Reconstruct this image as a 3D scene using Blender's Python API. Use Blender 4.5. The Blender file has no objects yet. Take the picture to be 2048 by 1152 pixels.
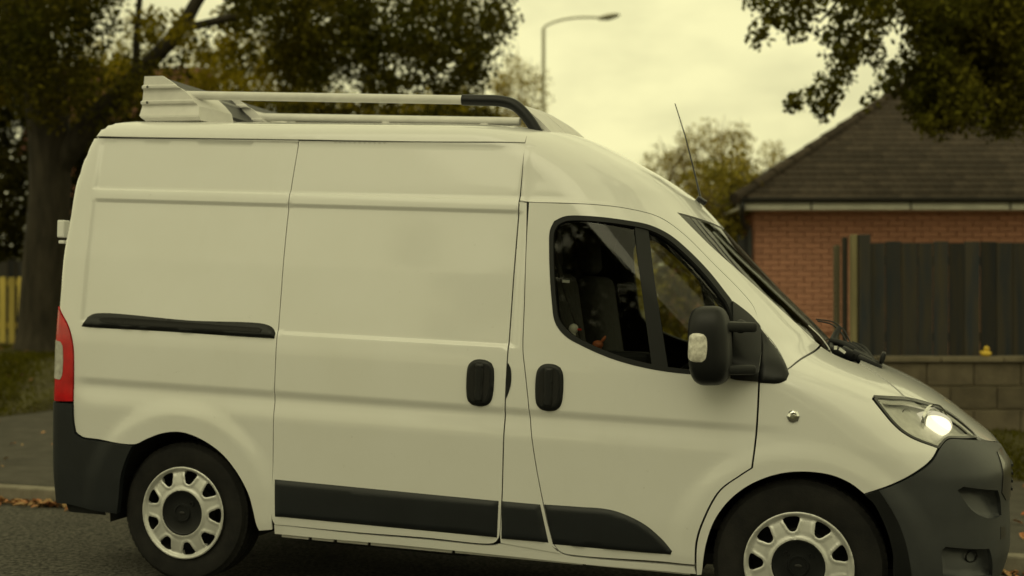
import bpy, bmesh, math, random
import numpy as np
from mathutils import Vector, Matrix
from mathutils.geometry import delaunay_2d_cdt
random.seed(7); rng = np.random.default_rng(7)
scene = bpy.context.scene
col = scene.collection

# ------------------------------------------------------------------ camera, sky, sun, exposure
cd = bpy.data.cameras.new('camera'); cam = bpy.data.objects.new('camera', cd); col.objects.link(cam)
cam.location = (0, 0, 1.411); cam.rotation_euler = (math.pi/2, 0, 0)
cd.sensor_width = 36; cd.lens = 36*2400/2048; cd.shift_y = 24/2048
cd.clip_start = .1; cd.clip_end = 3000
cd.dof.use_dof = True; cd.dof.focus_distance = 5.35; cd.dof.aperture_fstop = 1.4; cd.dof.aperture_blades = 0
scene.camera = cam

SUN_EL, SUN_AZ = math.radians(42), math.radians(205)     # veiled sun high behind the camera's left shoulder
world = bpy.data.worlds.new('World'); scene.world = world; world.use_nodes = True
wn = world.node_tree.nodes; wl = world.node_tree.links
bg = wn['Background']
sky = wn.new('ShaderNodeTexSky'); sky.sky_type = 'NISHITA'; sky.sun_disc = False
sky.sun_elevation = SUN_EL; sky.sun_rotation = SUN_AZ; sky.air_density = 1.5; sky.dust_density = 4
tc = wn.new('ShaderNodeTexCoord')
mp = wn.new('ShaderNodeMapping'); mp.inputs['Scale'].default_value = (1.0, 1.0, 2.6)
nz = wn.new('ShaderNodeTexNoise'); nz.inputs['Scale'].default_value = 4.2; nz.inputs['Detail'].default_value = 6; nz.inputs['Roughness'].default_value = .55
cr = wn.new('ShaderNodeValToRGB')
cr.color_ramp.elements[0].position = .36; cr.color_ramp.elements[0].color = (7.2, 6.85, 3.65, 1)
cr.color_ramp.elements[1].position = .60; cr.color_ramp.elements[1].color = (10.2, 9.65, 5.1, 1)
mx = wn.new('ShaderNodeMix'); mx.data_type = 'RGBA'; mx.inputs['Factor'].default_value = .93
wl.new(tc.outputs['Generated'], mp.inputs['Vector']); wl.new(mp.outputs['Vector'], nz.inputs['Vector'])
wl.new(nz.outputs['Fac'], cr.inputs['Fac'])
wl.new(sky.outputs['Color'], mx.inputs[6]); wl.new(cr.outputs['Color'], mx.inputs[7])
wl.new(mx.outputs[2], bg.inputs['Color']); bg.inputs['Strength'].default_value = .1

sd = bpy.data.lights.new('sun', 'SUN'); sd.energy = .5; sd.angle = math.radians(40); sd.color = (1, .95, .60)
sun = bpy.data.objects.new('sun', sd); col.objects.link(sun)
dirv = Vector((math.sin(SUN_AZ)*math.cos(SUN_EL), math.cos(SUN_AZ)*math.cos(SUN_EL), math.sin(SUN_EL)))
sun.rotation_euler = dirv.to_track_quat('Z', 'Y').to_euler()
scene.view_settings.view_transform = 'Standard'; scene.view_settings.look = 'None'
scene.view_settings.exposure = 0.0; scene.view_settings.gamma = 1.0; scene.view_settings.use_curve_mapping = False

# ------------------------------------------------------------------ frames
TH = math.radians(16.8); PI_ = math.radians(1.7)      # the road runs 16.8 degrees off the picture plane and falls 1.7 degrees
_u = np.array([math.cos(PI_)*math.cos(TH), -math.cos(PI_)*math.sin(TH), -math.sin(PI_)])
_v = np.array([math.sin(TH), math.cos(TH), 0]); _w = np.cross(_u, _v)
RM = np.stack([_u, _v, _w], 1); ROOT = np.array([-1.645, 5.99, 0])+.97*_v
FRAME = Matrix([[*RM[0], ROOT[0]], [*RM[1], ROOT[1]], [*RM[2], ROOT[2]], [0, 0, 0, 1]])
def W(p): return RM @ np.asarray(p, float)+ROOT       # road/van frame -> world
def at(px, py, Y): return ((px-1024)/2400*Y, Y, 1.411+(600-py)/2400*Y)

# ------------------------------------------------------------------ helpers
def link(o, parent=None):
    col.objects.link(o)
    if parent is not None: o.parent = parent
    return o
def tag(o, label=None, cat=None, group=None, kind=None):
    if label: o['label'] = label
    if cat: o['category'] = cat
    if group: o['group'] = group
    if kind: o['kind'] = kind
    return o
def empty(name, loc=(0, 0, 0), label=None, cat=None, group=None, matrix=None):
    o = bpy.data.objects.new(name, None); col.objects.link(o); o.empty_display_size = .1
    if matrix is not None: o.matrix_world = matrix
    else: o.location = loc
    return tag(o, label, cat, group)
def mesh(name, verts, faces, mat=None, parent=None, smooth=False, mats=None, fm=None):
    me = bpy.data.meshes.new(name); me.from_pydata([tuple(map(float, p)) for p in verts], [], [tuple(map(int, f)) for f in faces])
    for m in (mats or ([mat] if mat else [])): me.materials.append(m)
    if fm is not None: me.polygons.foreach_set('material_index', fm)
    if smooth: me.polygons.foreach_set('use_smooth', [True]*len(me.polygons))
    me.update(); o = bpy.data.objects.new(name, me); return link(o, parent)
def from_bm(name, bm, mat, parent=None, smooth=False, sharp=None):
    me = bpy.data.meshes.new(name); bmesh.ops.recalc_face_normals(bm, faces=bm.faces); bm.to_mesh(me); bm.free()
    if mat: me.materials.append(mat)
    if smooth:
        me.polygons.foreach_set('use_smooth', [True]*len(me.polygons))
        if sharp: me.set_sharp_from_angle(angle=math.radians(sharp))
    return link(bpy.data.objects.new(name, me), parent)
def boxbm(bm, c, s, rot=None, bev=0, seg=2):
    r = bmesh.ops.create_cube(bm, size=1.0)
    vs = r['verts']
    for q in vs:
        p = Vector((q.co.x*s[0], q.co.y*s[1], q.co.z*s[2]))
        if rot is not None: p = rot @ p
        q.co = p+Vector(c)
    if bev:
        es = list({e for q in vs for e in q.link_edges})
        bmesh.ops.bevel(bm, geom=es, offset=bev, segments=seg, affect='EDGES', profile=.5)
def box(name, c, s, mat, parent=None, rot=None, bev=0, seg=2, smooth=False):
    bm = bmesh.new(); boxbm(bm, c, s, rot, bev, seg); return from_bm(name, bm, mat, parent, smooth, 40 if smooth else None)
def tubegeo(pts, r, n=10, cap=True):
    pts = [Vector(p) for p in pts]; V, Fc = [], []
    rr = r if isinstance(r, (list, tuple)) else [r]*len(pts)
    t0 = (pts[1]-pts[0]).normalized(); up = Vector((0, 0, 1)) if abs(t0.z) < .9 else Vector((1, 0, 0))
    nrm = t0.cross(up).normalized()
    for i, p in enumerate(pts):
        a = pts[max(i-1, 0)]; b = pts[min(i+1, len(pts)-1)]; t = (b-a).normalized()
        nrm = (nrm-t*nrm.dot(t)).normalized(); bi = t.cross(nrm)
        for k in range(n):
            an = 2*math.pi*k/n; V.append(p+(nrm*math.cos(an)+bi*math.sin(an))*rr[i])
    for i in range(len(pts)-1):
        for k in range(n):
            a, b = i*n+k, i*n+(k+1) % n; Fc.append((a, b, b+n, a+n))
    if cap: Fc.append(tuple(range(n-1, -1, -1))); Fc.append(tuple(range((len(pts)-1)*n, len(pts)*n)))
    return V, Fc
def tube(name, pts, r, mat, parent=None, n=10):
    V, Fc = tubegeo(pts, r, n); o = mesh(name, V, Fc, mat, parent, True)
    o.data.set_sharp_from_angle(angle=math.radians(50)); return o
def spline(pts, k=8):
    pts = [np.array(p, float) for p in pts]; P = [2*pts[0]-pts[1]]+pts+[2*pts[-1]-pts[-2]]; out = []
    for i in range(1, len(P)-2):
        for j in range(k):
            t = j/k; a, b, c, d = P[i-1:i+3]
            out.append(.5*(2*b+(c-a)*t+(2*a-5*b+4*c-d)*t*t+(3*b-a-3*c+d)*t**3))
    out.append(pts[-1]); return out
def lathe(name, prof, mat, parent=None, n=64, sharp=35, closed=False):
    """profile (r, y) turned about the local y axis"""
    V, Fc = [], []; m = len(prof)
    for k in range(n):
        a = 2*math.pi*k/n
        for r, y in prof: V.append((r*math.cos(a), y, r*math.sin(a)))
    for k in range(n):
        k2 = (k+1) % n
        for i in range(m if closed else m-1):
            j = (i+1) % m
            Fc.append((k*m+i, k2*m+i, k2*m+j, k*m+j))
    o = mesh(name, V, Fc, mat, parent, True)
    bm = bmesh.new(); bm.from_mesh(o.data); bmesh.ops.remove_doubles(bm, verts=bm.verts, dist=1e-6)
    bmesh.ops.recalc_face_normals(bm, faces=bm.faces); bm.to_mesh(o.data); bm.free()
    o.data.set_sharp_from_angle(angle=math.radians(sharp)); return o
def ellipsoid(name, c, s, mat, parent=None, n=16, power=None, rot=None):
    bm = bmesh.new(); bmesh.ops.create_uvsphere(bm, u_segments=n*2, v_segments=n, radius=1)
    for q in bm.verts:
        d = q.co.copy()
        if power:
            k = (abs(d.x)**power+abs(d.y)**power+abs(d.z)**power)**(-1/power); d = d*k
        d = Vector((d.x*s[0], d.y*s[1], d.z*s[2]))
        if rot is not None: d = rot @ d
        q.co = d+Vector(c)
    return from_bm(name, bm, mat, parent, True)
def copy_tree(o, parent=None):
    c = o.copy(); col.objects.link(c)
    if parent is not None: c.parent = parent
    for ch in list(o.children): copy_tree(ch, c)
    return c

# ------------------------------------------------------------------ materials
def mat(name, base, rough=.5, metal=0, coat=0, spec=.5, var=0, vscale=8, base2=None, bump=0, bscale=60, stretch=None, island=None, trans=0, detail=4, isr=(.55, 1.5)):
    m = bpy.data.materials.new(name); m.use_nodes = True
    n, l = m.node_tree.nodes, m.node_tree.links; b = n['Principled BSDF']
    b.inputs['Base Color'].default_value = (*base, 1); b.inputs['Roughness'].default_value = rough
    b.inputs['Metallic'].default_value = metal; b.inputs['Coat Weight'].default_value = coat; b.inputs['Coat Roughness'].default_value = .06
    b.inputs['Specular IOR Level'].default_value = spec
    c = n.new('ShaderNodeTexCoord'); src = c.outputs['Object']
    if stretch:
        mpn = n.new('ShaderNodeMapping'); mpn.inputs['Scale'].default_value = stretch; l.new(src, mpn.inputs['Vector']); src = mpn.outputs['Vector']
    last = None
    if base2 is not None or var:
        b2 = base2 or tuple(max(0, x*(1-var)) for x in base); b1 = base if base2 is not None else tuple(x*(1+var) for x in base)
        t = n.new('ShaderNodeTexNoise'); t.inputs['Scale'].default_value = vscale; t.inputs['Detail'].default_value = detail; t.inputs['Roughness'].default_value = .6
        l.new(src, t.inputs['Vector'])
        r = n.new('ShaderNodeValToRGB'); r.color_ramp.elements[0].position = .33; r.color_ramp.elements[1].position = .67
        r.color_ramp.elements[0].color = (*b1, 1); r.color_ramp.elements[1].color = (*b2, 1)
        l.new(t.outputs['Fac'], r.inputs['Fac']); last = r.outputs['Color']
    if island:
        g = n.new('ShaderNodeNewGeometry') if island != 'object' else n.new('ShaderNodeObjectInfo')
        o = g.outputs['Random Per Island'] if island != 'object' else g.outputs['Random']
        h = n.new('ShaderNodeHueSaturation')
        mr = n.new('ShaderNodeMapRange'); mr.inputs['To Min'].default_value = isr[0]; mr.inputs['To Max'].default_value = isr[1]
        l.new(o, mr.inputs['Value']); l.new(mr.outputs['Result'], h.inputs['Value'])
        if last: l.new(last, h.inputs['Color'])
        else: h.inputs['Color'].default_value = (*base, 1)
        last = h.outputs['Color']
    if last: l.new(last, b.inputs['Base Color'])
    if bump:
        t = n.new('ShaderNodeTexNoise'); t.inputs['Scale'].default_value = bscale; t.inputs['Detail'].default_value = 5; l.new(src, t.inputs['Vector'])
        bp = n.new('ShaderNodeBump'); bp.inputs['Strength'].default_value = bump; bp.inputs['Distance'].default_value = .01
        l.new(t.outputs['Fac'], bp.inputs['Height']); l.new(bp.outputs['Normal'], b.inputs['Normal'])
    if trans:
        tr = n.new('ShaderNodeBsdfTranslucent'); ad = n.new('ShaderNodeMixShader'); ad.inputs[0].default_value = trans
        if last: l.new(last, tr.inputs['Color'])
        else: tr.inputs['Color'].default_value = (*base, 1)
        l.new(b.outputs['BSDF'], ad.inputs[1]); l.new(tr.outputs['BSDF'], ad.inputs[2]); l.new(ad.outputs['Shader'], n['Material Output'].inputs['Surface'])
    return m
def glass(name, tint, ior=1.5, rough=0.0):
    m = bpy.data.materials.new(name); m.use_nodes = True; n, l = m.node_tree.nodes, m.node_tree.links
    n.remove(n['Principled BSDF'])
    t = n.new('ShaderNodeBsdfTransparent'); t.inputs['Color'].default_value = (*tint, 1)
    g = n.new('ShaderNodeBsdfGlossy'); g.inputs['Roughness'].default_value = rough
    f = n.new('ShaderNodeFresnel'); f.inputs['IOR'].default_value = ior; x = n.new('ShaderNodeMixShader')
    l.new(f.outputs['Fac'], x.inputs[0]); l.new(t.outputs['BSDF'], x.inputs[1]); l.new(g.outputs['BSDF'], x.inputs[2])
    l.new(x.outputs['Shader'], n['Material Output'].inputs['Surface']); return m
M = {}
M['paint'] = mat('white_paint', (.70, .70, .70), .34, coat=.9, base2=(.672, .67, .658), vscale=1.9, bump=.012, bscale=5)
def grime(m, c, scale, lo, hi, amt, stretch=(1, 1, 1)):
    n, l = m.node_tree.nodes, m.node_tree.links; b = n['Principled BSDF']; src = b.inputs['Base Color'].links[0].from_socket
    t = n.new('ShaderNodeTexCoord'); mp_ = n.new('ShaderNodeMapping'); mp_.inputs['Scale'].default_value = stretch; x = n.new('ShaderNodeTexNoise'); x.inputs['Scale'].default_value = scale; x.inputs['Detail'].default_value = 9; x.inputs['Roughness'].default_value = .7
    l.new(t.outputs['Object'], mp_.inputs['Vector']); l.new(mp_.outputs['Vector'], x.inputs['Vector'])
    q = n.new('ShaderNodeMapRange'); q.inputs['From Min'].default_value = lo; q.inputs['From Max'].default_value = hi; q.inputs['To Max'].default_value = amt; l.new(x.outputs['Fac'], q.inputs['Value'])
    k = n.new('ShaderNodeMix'); k.data_type = 'RGBA'; k.inputs[7].default_value = (*c, 1); l.new(q.outputs['Result'], k.inputs['Factor']); l.new(src, k.inputs[6]); l.new(k.outputs[2], b.inputs['Base Color'])
grime(M['paint'], (.42, .40, .34), 2.6, .58, .82, .14, (1, 1, .35)); grime(M['paint'], (.25, .23, .20), 22, .66, .80, .5)
M['paint_rack'] = mat('rack_paint', (.62, .61, .59), .45, var=.06, vscale=12)
M['plastic'] = mat('black_plastic', (.005, .0058, .007), .42, spec=.32, var=.25, vscale=5, bump=.10, bscale=400)
M['trim'] = mat('grey_trim', (.0085, .0105, .0135), .5, spec=.4, var=.2, vscale=4, bump=.08, bscale=500)
M['gloss_black'] = mat('gloss_black', (.012, .012, .013), .3, coat=.3)
M['bumper'] = mat('bumper_grey', (.036, .039, .043), .45, spec=.4, var=.2, vscale=3, bump=.08, bscale=500)
M['rubber'] = mat('rubber', (.008, .009, .010), .6, spec=.3)
M['tyre'] = mat('tyre_rubber', (.011, .011, .0115), .75, spec=.15, base2=(.021, .020, .019), vscale=9, bump=.15, bscale=120)
M['dark'] = mat('dark_inside', (.008, .008, .008), .9)
M['cabin'] = mat('cabin_trim', (.016, .017, .018), .8, spec=.2, var=.2)
M['seat'] = mat('seat_cloth', (.05, .048, .045), .95, var=.25, vscale=30)
M['wheel'] = mat('wheel_silver', (.55, .55, .54), .36, metal=.35, var=.05, vscale=20, bump=.02, bscale=200)
M['steel'] = mat('dark_steel', (.03, .03, .03), .5, metal=.6)
M['chrome'] = mat('chrome', (.75, .75, .74), .12, metal=1)
M['silver'] = mat('lamp_silver', (.78, .78, .75), .35, metal=.0, var=.15, vscale=18)
M['bright'] = mat('lamp_trim', (.85, .85, .82), .25, metal=.3)
M['red_lens'] = mat('red_lens', (.46, .004, .008), .2, coat=.25, var=.2, vscale=14)
M['clear_lens'] = mat('clear_lens', (.50, .49, .46), .2, coat=.6, base2=(.30, .29, .27), vscale=25)
M['glass'] = glass('window_glass', (.88, .90, .86))
M['screen'] = glass('windscreen_glass', (.62, .64, .61))
M['lens'] = glass('lens_glass', (.9, .9, .88))
M['label'] = mat('white_label', (.7, .7, .66), .7)
M['indicator'] = mat('indicator_lens', (.78, .76, .70), .15, coat=.8, base2=(.42, .40, .36), vscale=38, detail=2)
def emit(name, c, s):
    m = bpy.data.materials.new(name); m.use_nodes = True; n, l = m.node_tree.nodes, m.node_tree.links
    n.remove(n['Principled BSDF']); e = n.new('ShaderNodeEmission'); e.inputs['Color'].default_value = (*c, 1); e.inputs['Strength'].default_value = s
    l.new(e.outputs['Emission'], n['Material Output'].inputs['Surface']); return m
M['bulb'] = emit('lit_bulb', (1, .92, .58), 1.7)
M['glow'] = emit('reflector_glow', (1, .93, .60), .62)  # emission imitating bulb light thrown on the reflector
M['asphalt'] = mat('asphalt', (.13, .122, .104), .95, spec=.1, base2=(.020, .020, .019), vscale=42, bump=1.0, bscale=60, detail=3)
M['pavement'] = mat('pavement_asphalt', (.085, .078, .066), .92, spec=.15, base2=(.06, .055, .046), vscale=6, bump=.5, bscale=90, detail=8)
M['kerb'] = mat('kerb_concrete', (.16, .145, .115), .9, spec=.15, base2=(.10, .09, .07), vscale=9, bump=.3, bscale=80, island='object')
M['earth'] = mat('earth', (.05, .042, .02), 1, base2=(.07, .065, .012), vscale=3, bump=.5, bscale=20)
M['grass'] = mat('grass_blades', (.085, .08, .005), .9, spec=.05, base2=(.055, .05, .006), vscale=2.5, island='mesh', trans=.25)
M['leaf_litter'] = mat('dead_leaves', (.30, .10, .045), .8, spec=.1, base2=(.30, .22, .11), vscale=9, island='mesh')
M['leaf_dark'] = mat('leaf_dark', (.040, .042, .003), .8, base2=(.085, .070, .006), vscale=1.2, island='mesh', spec=.08, trans=.3)
M['leaf_right'] = mat('leaf_olive', (.066, .066, .006), .8, base2=(.105, .090, .010), vscale=1.5, island='mesh', spec=.08, trans=.3)
M['leaf_gold'] = mat('leaf_gold', (.27, .205, .009), .8, base2=(.075, .070, .006), vscale=.9, island='mesh', spec=.08, trans=.35)
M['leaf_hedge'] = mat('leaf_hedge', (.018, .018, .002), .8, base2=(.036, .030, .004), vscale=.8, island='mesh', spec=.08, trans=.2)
M['leaf_bush'] = mat('leaf_bush', (.40, .32, .08), .8, base2=(.27, .22, .05), vscale=1.5, island='mesh', spec=.08, trans=.6)
M['leaf_shrub'] = mat('leaf_shrub', (.34, .27, .05), .8, base2=(.20, .18, .03), vscale=1.3, island='mesh', spec=.08, trans=.4)
M['bark'] = mat('bark', (.050, .042, .030), .95, spec=.15, base2=(.022, .019, .014), vscale=9, stretch=(1, 1, .22), bump=1.0, bscale=14)
M['twig'] = mat('twig', (.16, .12, .055), .9)
M['brick'] = mat('brick', (.47, .225, .15), .9, base2=(.42, .20, .13), vscale=14, island='object', bump=.1, bscale=60, isr=(.91, 1.07))
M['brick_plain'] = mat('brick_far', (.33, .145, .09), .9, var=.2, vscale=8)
M['mortar'] = mat('mortar', (.455, .22, .148), .95, var=.15, vscale=20)
M['tile'] = mat('roof_tile', (.060, .045, .034), .9, spec=.15, base2=(.036, .029, .023), vscale=7, island='object', bump=.3, bscale=40, isr=(.75, 1.3))
M['tile_plain'] = mat('roof_tile_far', (.036, .029, .022), .9, var=.3, vscale=6)
M['tile_red'] = mat('roof_tile_red', (.12, .045, .03), .9, var=.3, vscale=5)
M['fascia'] = mat('fascia_white', (.85, .83, .76), .6, var=.12, vscale=4)
M['gutter'] = mat('gutter_black', (.018, .018, .019), .45)
M['block'] = mat('concrete_block', (.135, .112, .078), .95, spec=.15, base2=(.085, .07, .05), vscale=5, island='object', bump=.5, bscale=40, isr=(.8, 1.2))
M['coping'] = mat('coping_stone', (.17, .14, .095), .95, base2=(.105, .09, .06), vscale=6, island='object', bump=.4, bscale=40)
M['board'] = mat('fence_board', (.026, .030, .036), .9, spec=.1, base2=(.050, .042, .030), vscale=3.5, stretch=(4, 4, .35), island='object', bump=.4, bscale=25, isr=(.7, 1.35))
M['post'] = mat('fence_post', (.10, .085, .05), .9, base2=(.06, .05, .03), vscale=5, stretch=(3, 3, .3))
M['post_light'] = mat('fence_post_light', (.17, .145, .075), .9, var=.25, vscale=5, stretch=(3, 3, .3))
M['gap_rail_dark'] = mat('fence_gap_rail_dark', (.02, .018, .013), .9)
M['picket'] = mat('picket_wood', (.52, .40, .09), .85, base2=(.36, .28, .06), vscale=5, stretch=(3, 3, .4), island='object')
M['lamp_metal'] = mat('lamp_post_grey', (.32, .30, .22), .5, metal=.3)
M['duck_yellow'] = mat('duck_yellow', (.62, .42, .04), .45)
M['duck_white'] = mat('toy_white', (.72, .70, .62), .6)
M['beak'] = mat('beak_red', (.55, .02, .01), .45)
M['toy_orange'] = mat('toy_orange', (.30, .085, .03), .6, var=.3, vscale=30)

grime(M['asphalt'], (.028, .027, .026), 1.3, .48, .70, .45); grime(M['pavement'], (.035, .032, .028), 2.2, .50, .72, .5)
# ------------------------------------------------------------------ ground
def K(s): return .86+.114*(s+2.4)
def zr(y): return -.05*np.maximum(y+.97, 0)
KBX = [-60, -5.35, -5.14, -5.08, -5.05, -4.9, 4.3, 60]; KBY = [2.9, 3.0, 3.12, 3.5, 4.1, 6.2, 2.87, 2.9]
def gz(s, y, grass=True):
    k = y-K(s)-.125; zk = zr(K(s))+.11; e = k-np.interp(s, KBX, KBY)
    sl = np.interp(s, [-3, 3], [.125, .15])
    return zk+.015*k+((sl*np.clip(e, 0, 2.6)+.03*np.maximum(e-2.6, 0)) if grass else 0)
def grid(name, us, ts, fn, m, kind='structure'):
    V = [W(fn(a, b)) for a in us for b in ts]; n = len(ts)
    F_ = [(i*n+j, (i+1)*n+j, (i+1)*n+j+1, i*n+j+1) for i in range(len(us)-1) for j in range(n-1)]
    return tag(mesh(name, V, F_, m, None, True), kind=kind)
ss_ = np.concatenate([[-70, -40, -25, -15], np.linspace(-10, 8, 73), [12, 20, 40, 70]])
tag(mesh('ground', [(-900, -900, -6), (900, -900, -6), (900, 900, -6), (-900, 900, -6)], [(0, 1, 2, 3)], M['earth']), kind='structure')
grid('road', ss_, [0, .2, .4, .6, .8, .9, 1.0], lambda s, t: (s, -8+t*(K(s)+8), float(zr(-8+t*(K(s)+8)))) if t < 1 else (s, K(s)+.02, float(zr(K(s)+.02))), M['asphalt'])
grid('pavement', ss_, np.linspace(0, 9, 19), lambda s, t: (s, K(s)+.12+t, float(gz(s, K(s)+.12+t, False))), M['pavement'])
gs = np.concatenate([[-70, -40, -20], np.linspace(-12, -5.36, 40), np.linspace(-5.35, -4.85, 30), np.linspace(-4.7, 8, 50), [12, 20, 40, 70]])
grid('grass_bank', gs, np.concatenate([[-.04], np.linspace(0, 3, 31), [5, 10, 20, 40, 70]]),
     lambda s, e: (s, K(s)+.125+np.interp(s, KBX, KBY)+e, float(gz(s, K(s)+.125+np.interp(s, KBX, KBY)+e))+(.012 if e >= 0 else -.02)+.02*math.sin(s*5.1+e*3)*min(1, max(e, 0))), M['earth'])
# far side of the road, behind the camera: verge and footway
grid('verge', ss_, [0, .12, 4, 30, 80], lambda s, t: (s, -8-t, -.02+(.12 if t > 0 else 0)+.02*max(t-4, 0)), M['earth'])
# grass blades: one stuff object for the parts of the bank in view
def blades(n, srange, erange, h):
    V, F_ = [], []
    for i in range(n):
        s = random.uniform(*srange); e = random.uniform(*erange)
        y = K(s)+.125+np.interp(s, KBX, KBY)+e; z = float(gz(s, y))
        p = W((s, y, z)); a = random.uniform(0, 6.28); w = random.uniform(.006, .014); hh = h*random.uniform(.5, 1.3)
        dx, dy = math.cos(a)*w, math.sin(a)*w; lx, ly = random.gauss(0, .35)*hh, random.gauss(0, .35)*hh
        b = len(V); V += [(p[0]-dx, p[1]-dy, p[2]-.005), (p[0]+dx, p[1]+dy, p[2]-.005), (p[0]+lx, p[1]+ly, p[2]+hh)]; F_.append((b, b+1, b+2))
    return V, F_
V, F_ = [], []
for a in (blades(26000, (-9, -4.9), (0, 4.2), .055), blades(14000, (2.8, 5.4), (-.02, 1.75), .055), blades(5000, (-9, -4.9), (-.05, .35), .03)):
    b = len(V); V += a[0]; F_ += [tuple(x+b for x in f) for f in a[1]]
tag(mesh('grass', V, F_, M['grass']), 'short olive green grass on the bank behind the pavement', 'grass', kind='stuff')
# kerb stones
kerb = tag(empty('kerb', tuple(W((0, K(0), 0)))), kind='structure')
kme = None
ka = math.atan2(.114, 1)
for i in range(-7, 8):
    s = .35+i*.915
    if kme is None:
        bm = bmesh.new(); boxbm(bm, (0, .0625, .0), (.905, .125, .30), None, .012, 2); kme = bpy.data.meshes.new('kerb_stone'); bm.to_mesh(kme); bm.free(); kme.materials.append(M['kerb'])
    o = bpy.data.objects.new('kerb_stone', kme); link(o, kerb)
    zc = float(zr(K(s)))+.11-.15
    o.matrix_world = FRAME @ Matrix.Translation((s, K(s), zc+random.uniform(-.003, .003))) @ Matrix.Rotation(ka+random.uniform(-.003, .003), 4, 'Z')
    o.matrix_parent_inverse = Matrix.Identity(4); o.matrix_basis = Matrix.Translation(-Vector(W((0, K(0), 0)))) @ o.matrix_basis
# fallen leaves along the gutter and a few on the pavement
V, F_ = [], []
def litter(s, y, z, size):
    p = W((s, y, z+.004)); a = random.uniform(0, 6.28); t = random.uniform(-.5, .5); q = Matrix.Rotation(a, 3, 'Z') @ Matrix.Rotation(t, 3, 'X') @ Matrix.Rotation(random.uniform(-.6, .6), 3, 'Y')
    b = len(V); cu = random.uniform(.1, .5)*size
    for c in [(-1, 0, 0), (-.3, .5, cu/size), (.5, .42, cu/size*1.2), (1, 0, .1), (.5, -.45, cu/size), (-.3, -.5, cu/size*1.3)]:
        V.append(Vector(p)+q @ (Vector(c)*size)+Vector((0, 0, size*.35)))
    F_.append((b, b+1, b+2, b+3)); F_.append((b, b+3, b+4, b+5))
for i in range(430):
    s = random.uniform(-3.6, -.2); d = abs(random.gauss(0, .07)); litter(s, K(s)-.02-d, float(zr(K(s)-d)), random.uniform(.02, .048))
for i in range(160):
    s = random.uniform(3.2, 6); d = abs(random.gauss(0, .06)); litter(s, K(s)-.02-d, float(zr(K(s)-d)), random.uniform(.018, .04))
for i in range(26):
    s = random.uniform(-5, -1.5); y = K(s)+random.uniform(.25, 3); litter(s, y, float(gz(s, y)), random.uniform(.015, .035))
for i in range(26):
    s = random.uniform(3.4, 5); y = K(s)+random.uniform(.2, 2.6); litter(s, y, float(gz(s, y)), random.uniform(.015, .04))
for i in range(700):
    s = random.uniform(-9, -4.9); y = K(s)+random.uniform(3.4, 7.5); litter(s, y, float(gz(s, y))+.03, random.uniform(.015, .035)) if y > 6.8 or random.random() < .12 else None
tag(mesh('fallen_leaves', V, F_, M['leaf_litter']), 'dry reddish brown leaves lying along the kerb gutter', 'leaves', kind='stuff')

# ------------------------------------------------------------------ van: outer surface and outlines (metres along the body, height)
# ---- outer surface of the van: S(u, v) -> local metres (x forward, y lateral, z up) ----
def _sm(xs, ys, lo, hi, n, sig):
    t = np.linspace(lo - 6*sig, hi + 6*sig, n); y = np.interp(t, xs, ys)
    h = t[1]-t[0]; k = np.arange(-int(3*sig/h)-1, int(3*sig/h)+2)*h
    g = np.exp(-.5*(k/sig)**2); g /= g.sum()
    yp = np.pad(y, len(k)//2, mode='edge')
    return t, np.convolve(yp, g, 'valid')
TOPV = [2.20, 2.25, 2.28, 2.31, 2.35, 2.43, 2.60, 2.80, 3.15]
TOPZ = [2.20, 2.25, 2.278, 2.300, 2.315, 2.332, 2.358, 2.378, 2.39]
TOPH = [.885, .876, .863, .840, .80, .72, .55, .35, .0]
_HW = _sm([-.2, .15, .25, .35, .5, .9, 1.2, 1.6, 2.0]+TOPV, [.90, .95, .985, 1.0, 1.01, 1.025, 1.015, .975, .92]+TOPH, -.2, 3.15, 1400, .012)
_ZV = _sm([-.5]+TOPV, [-.5]+TOPZ, -.2, 3.15, 1400, .008)
_XF = _sm([0, .20, .30, .40, .50, .60, .70, .80, .86, .91, .96, 1.02, 1.08, 1.13, 1.18, 1.22, 1.27, 1.31, 1.345, 1.40, 1.60, 1.78, 1.93, 2.05, 2.14, 2.22, 2.30, 2.35, 2.385, 2.42],
          [3.77, 3.835, 3.875, 3.895, 3.892, 3.885, 3.885, 3.885, 3.855, 3.82, 3.755, 3.685, 3.60, 3.52, 3.42, 3.32, 3.19, 3.10, 3.05, 3.005, 2.80, 2.625, 2.485, 2.37, 2.24, 2.09, 1.93, 1.80, 1.62, 1.35], -.2, 2.45, 1400, .018)
_XR = _sm([0, .2, .3, .36, .54, .85, .9, 1.36, 1.6, 1.9, 2.0, 2.1, 2.18, 2.25, 2.30, 2.33, 2.39],
          [-.75, -.76, -.78, -.808, -.818, -.818, -.818, -.824, -.826, -.808, -.796, -.772, -.745, -.715, -.68, -.63, -.47], -.2, 2.45, 1000, .035)
_LF = _sm([0, .9, 1.15, 1.32, 1.45, 1.9, 2.1, 2.3], [.60, .60, .62, .60, .58, .55, .56, .62], -.2, 2.45, 800, .06)
_NF = _sm([0, .9, 1.15, 1.32, 1.45, 2.0, 2.2], [2.7, 2.7, 2.7, 2.35, 2.08, 2.08, 2.6], -.2, 2.45, 800, .05)
LR, NR = .13, 3.5
def ss(a, b, x):
    t = np.clip((x-a)/(b-a), 0, 1); return t*t*(3-2*t)
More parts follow.
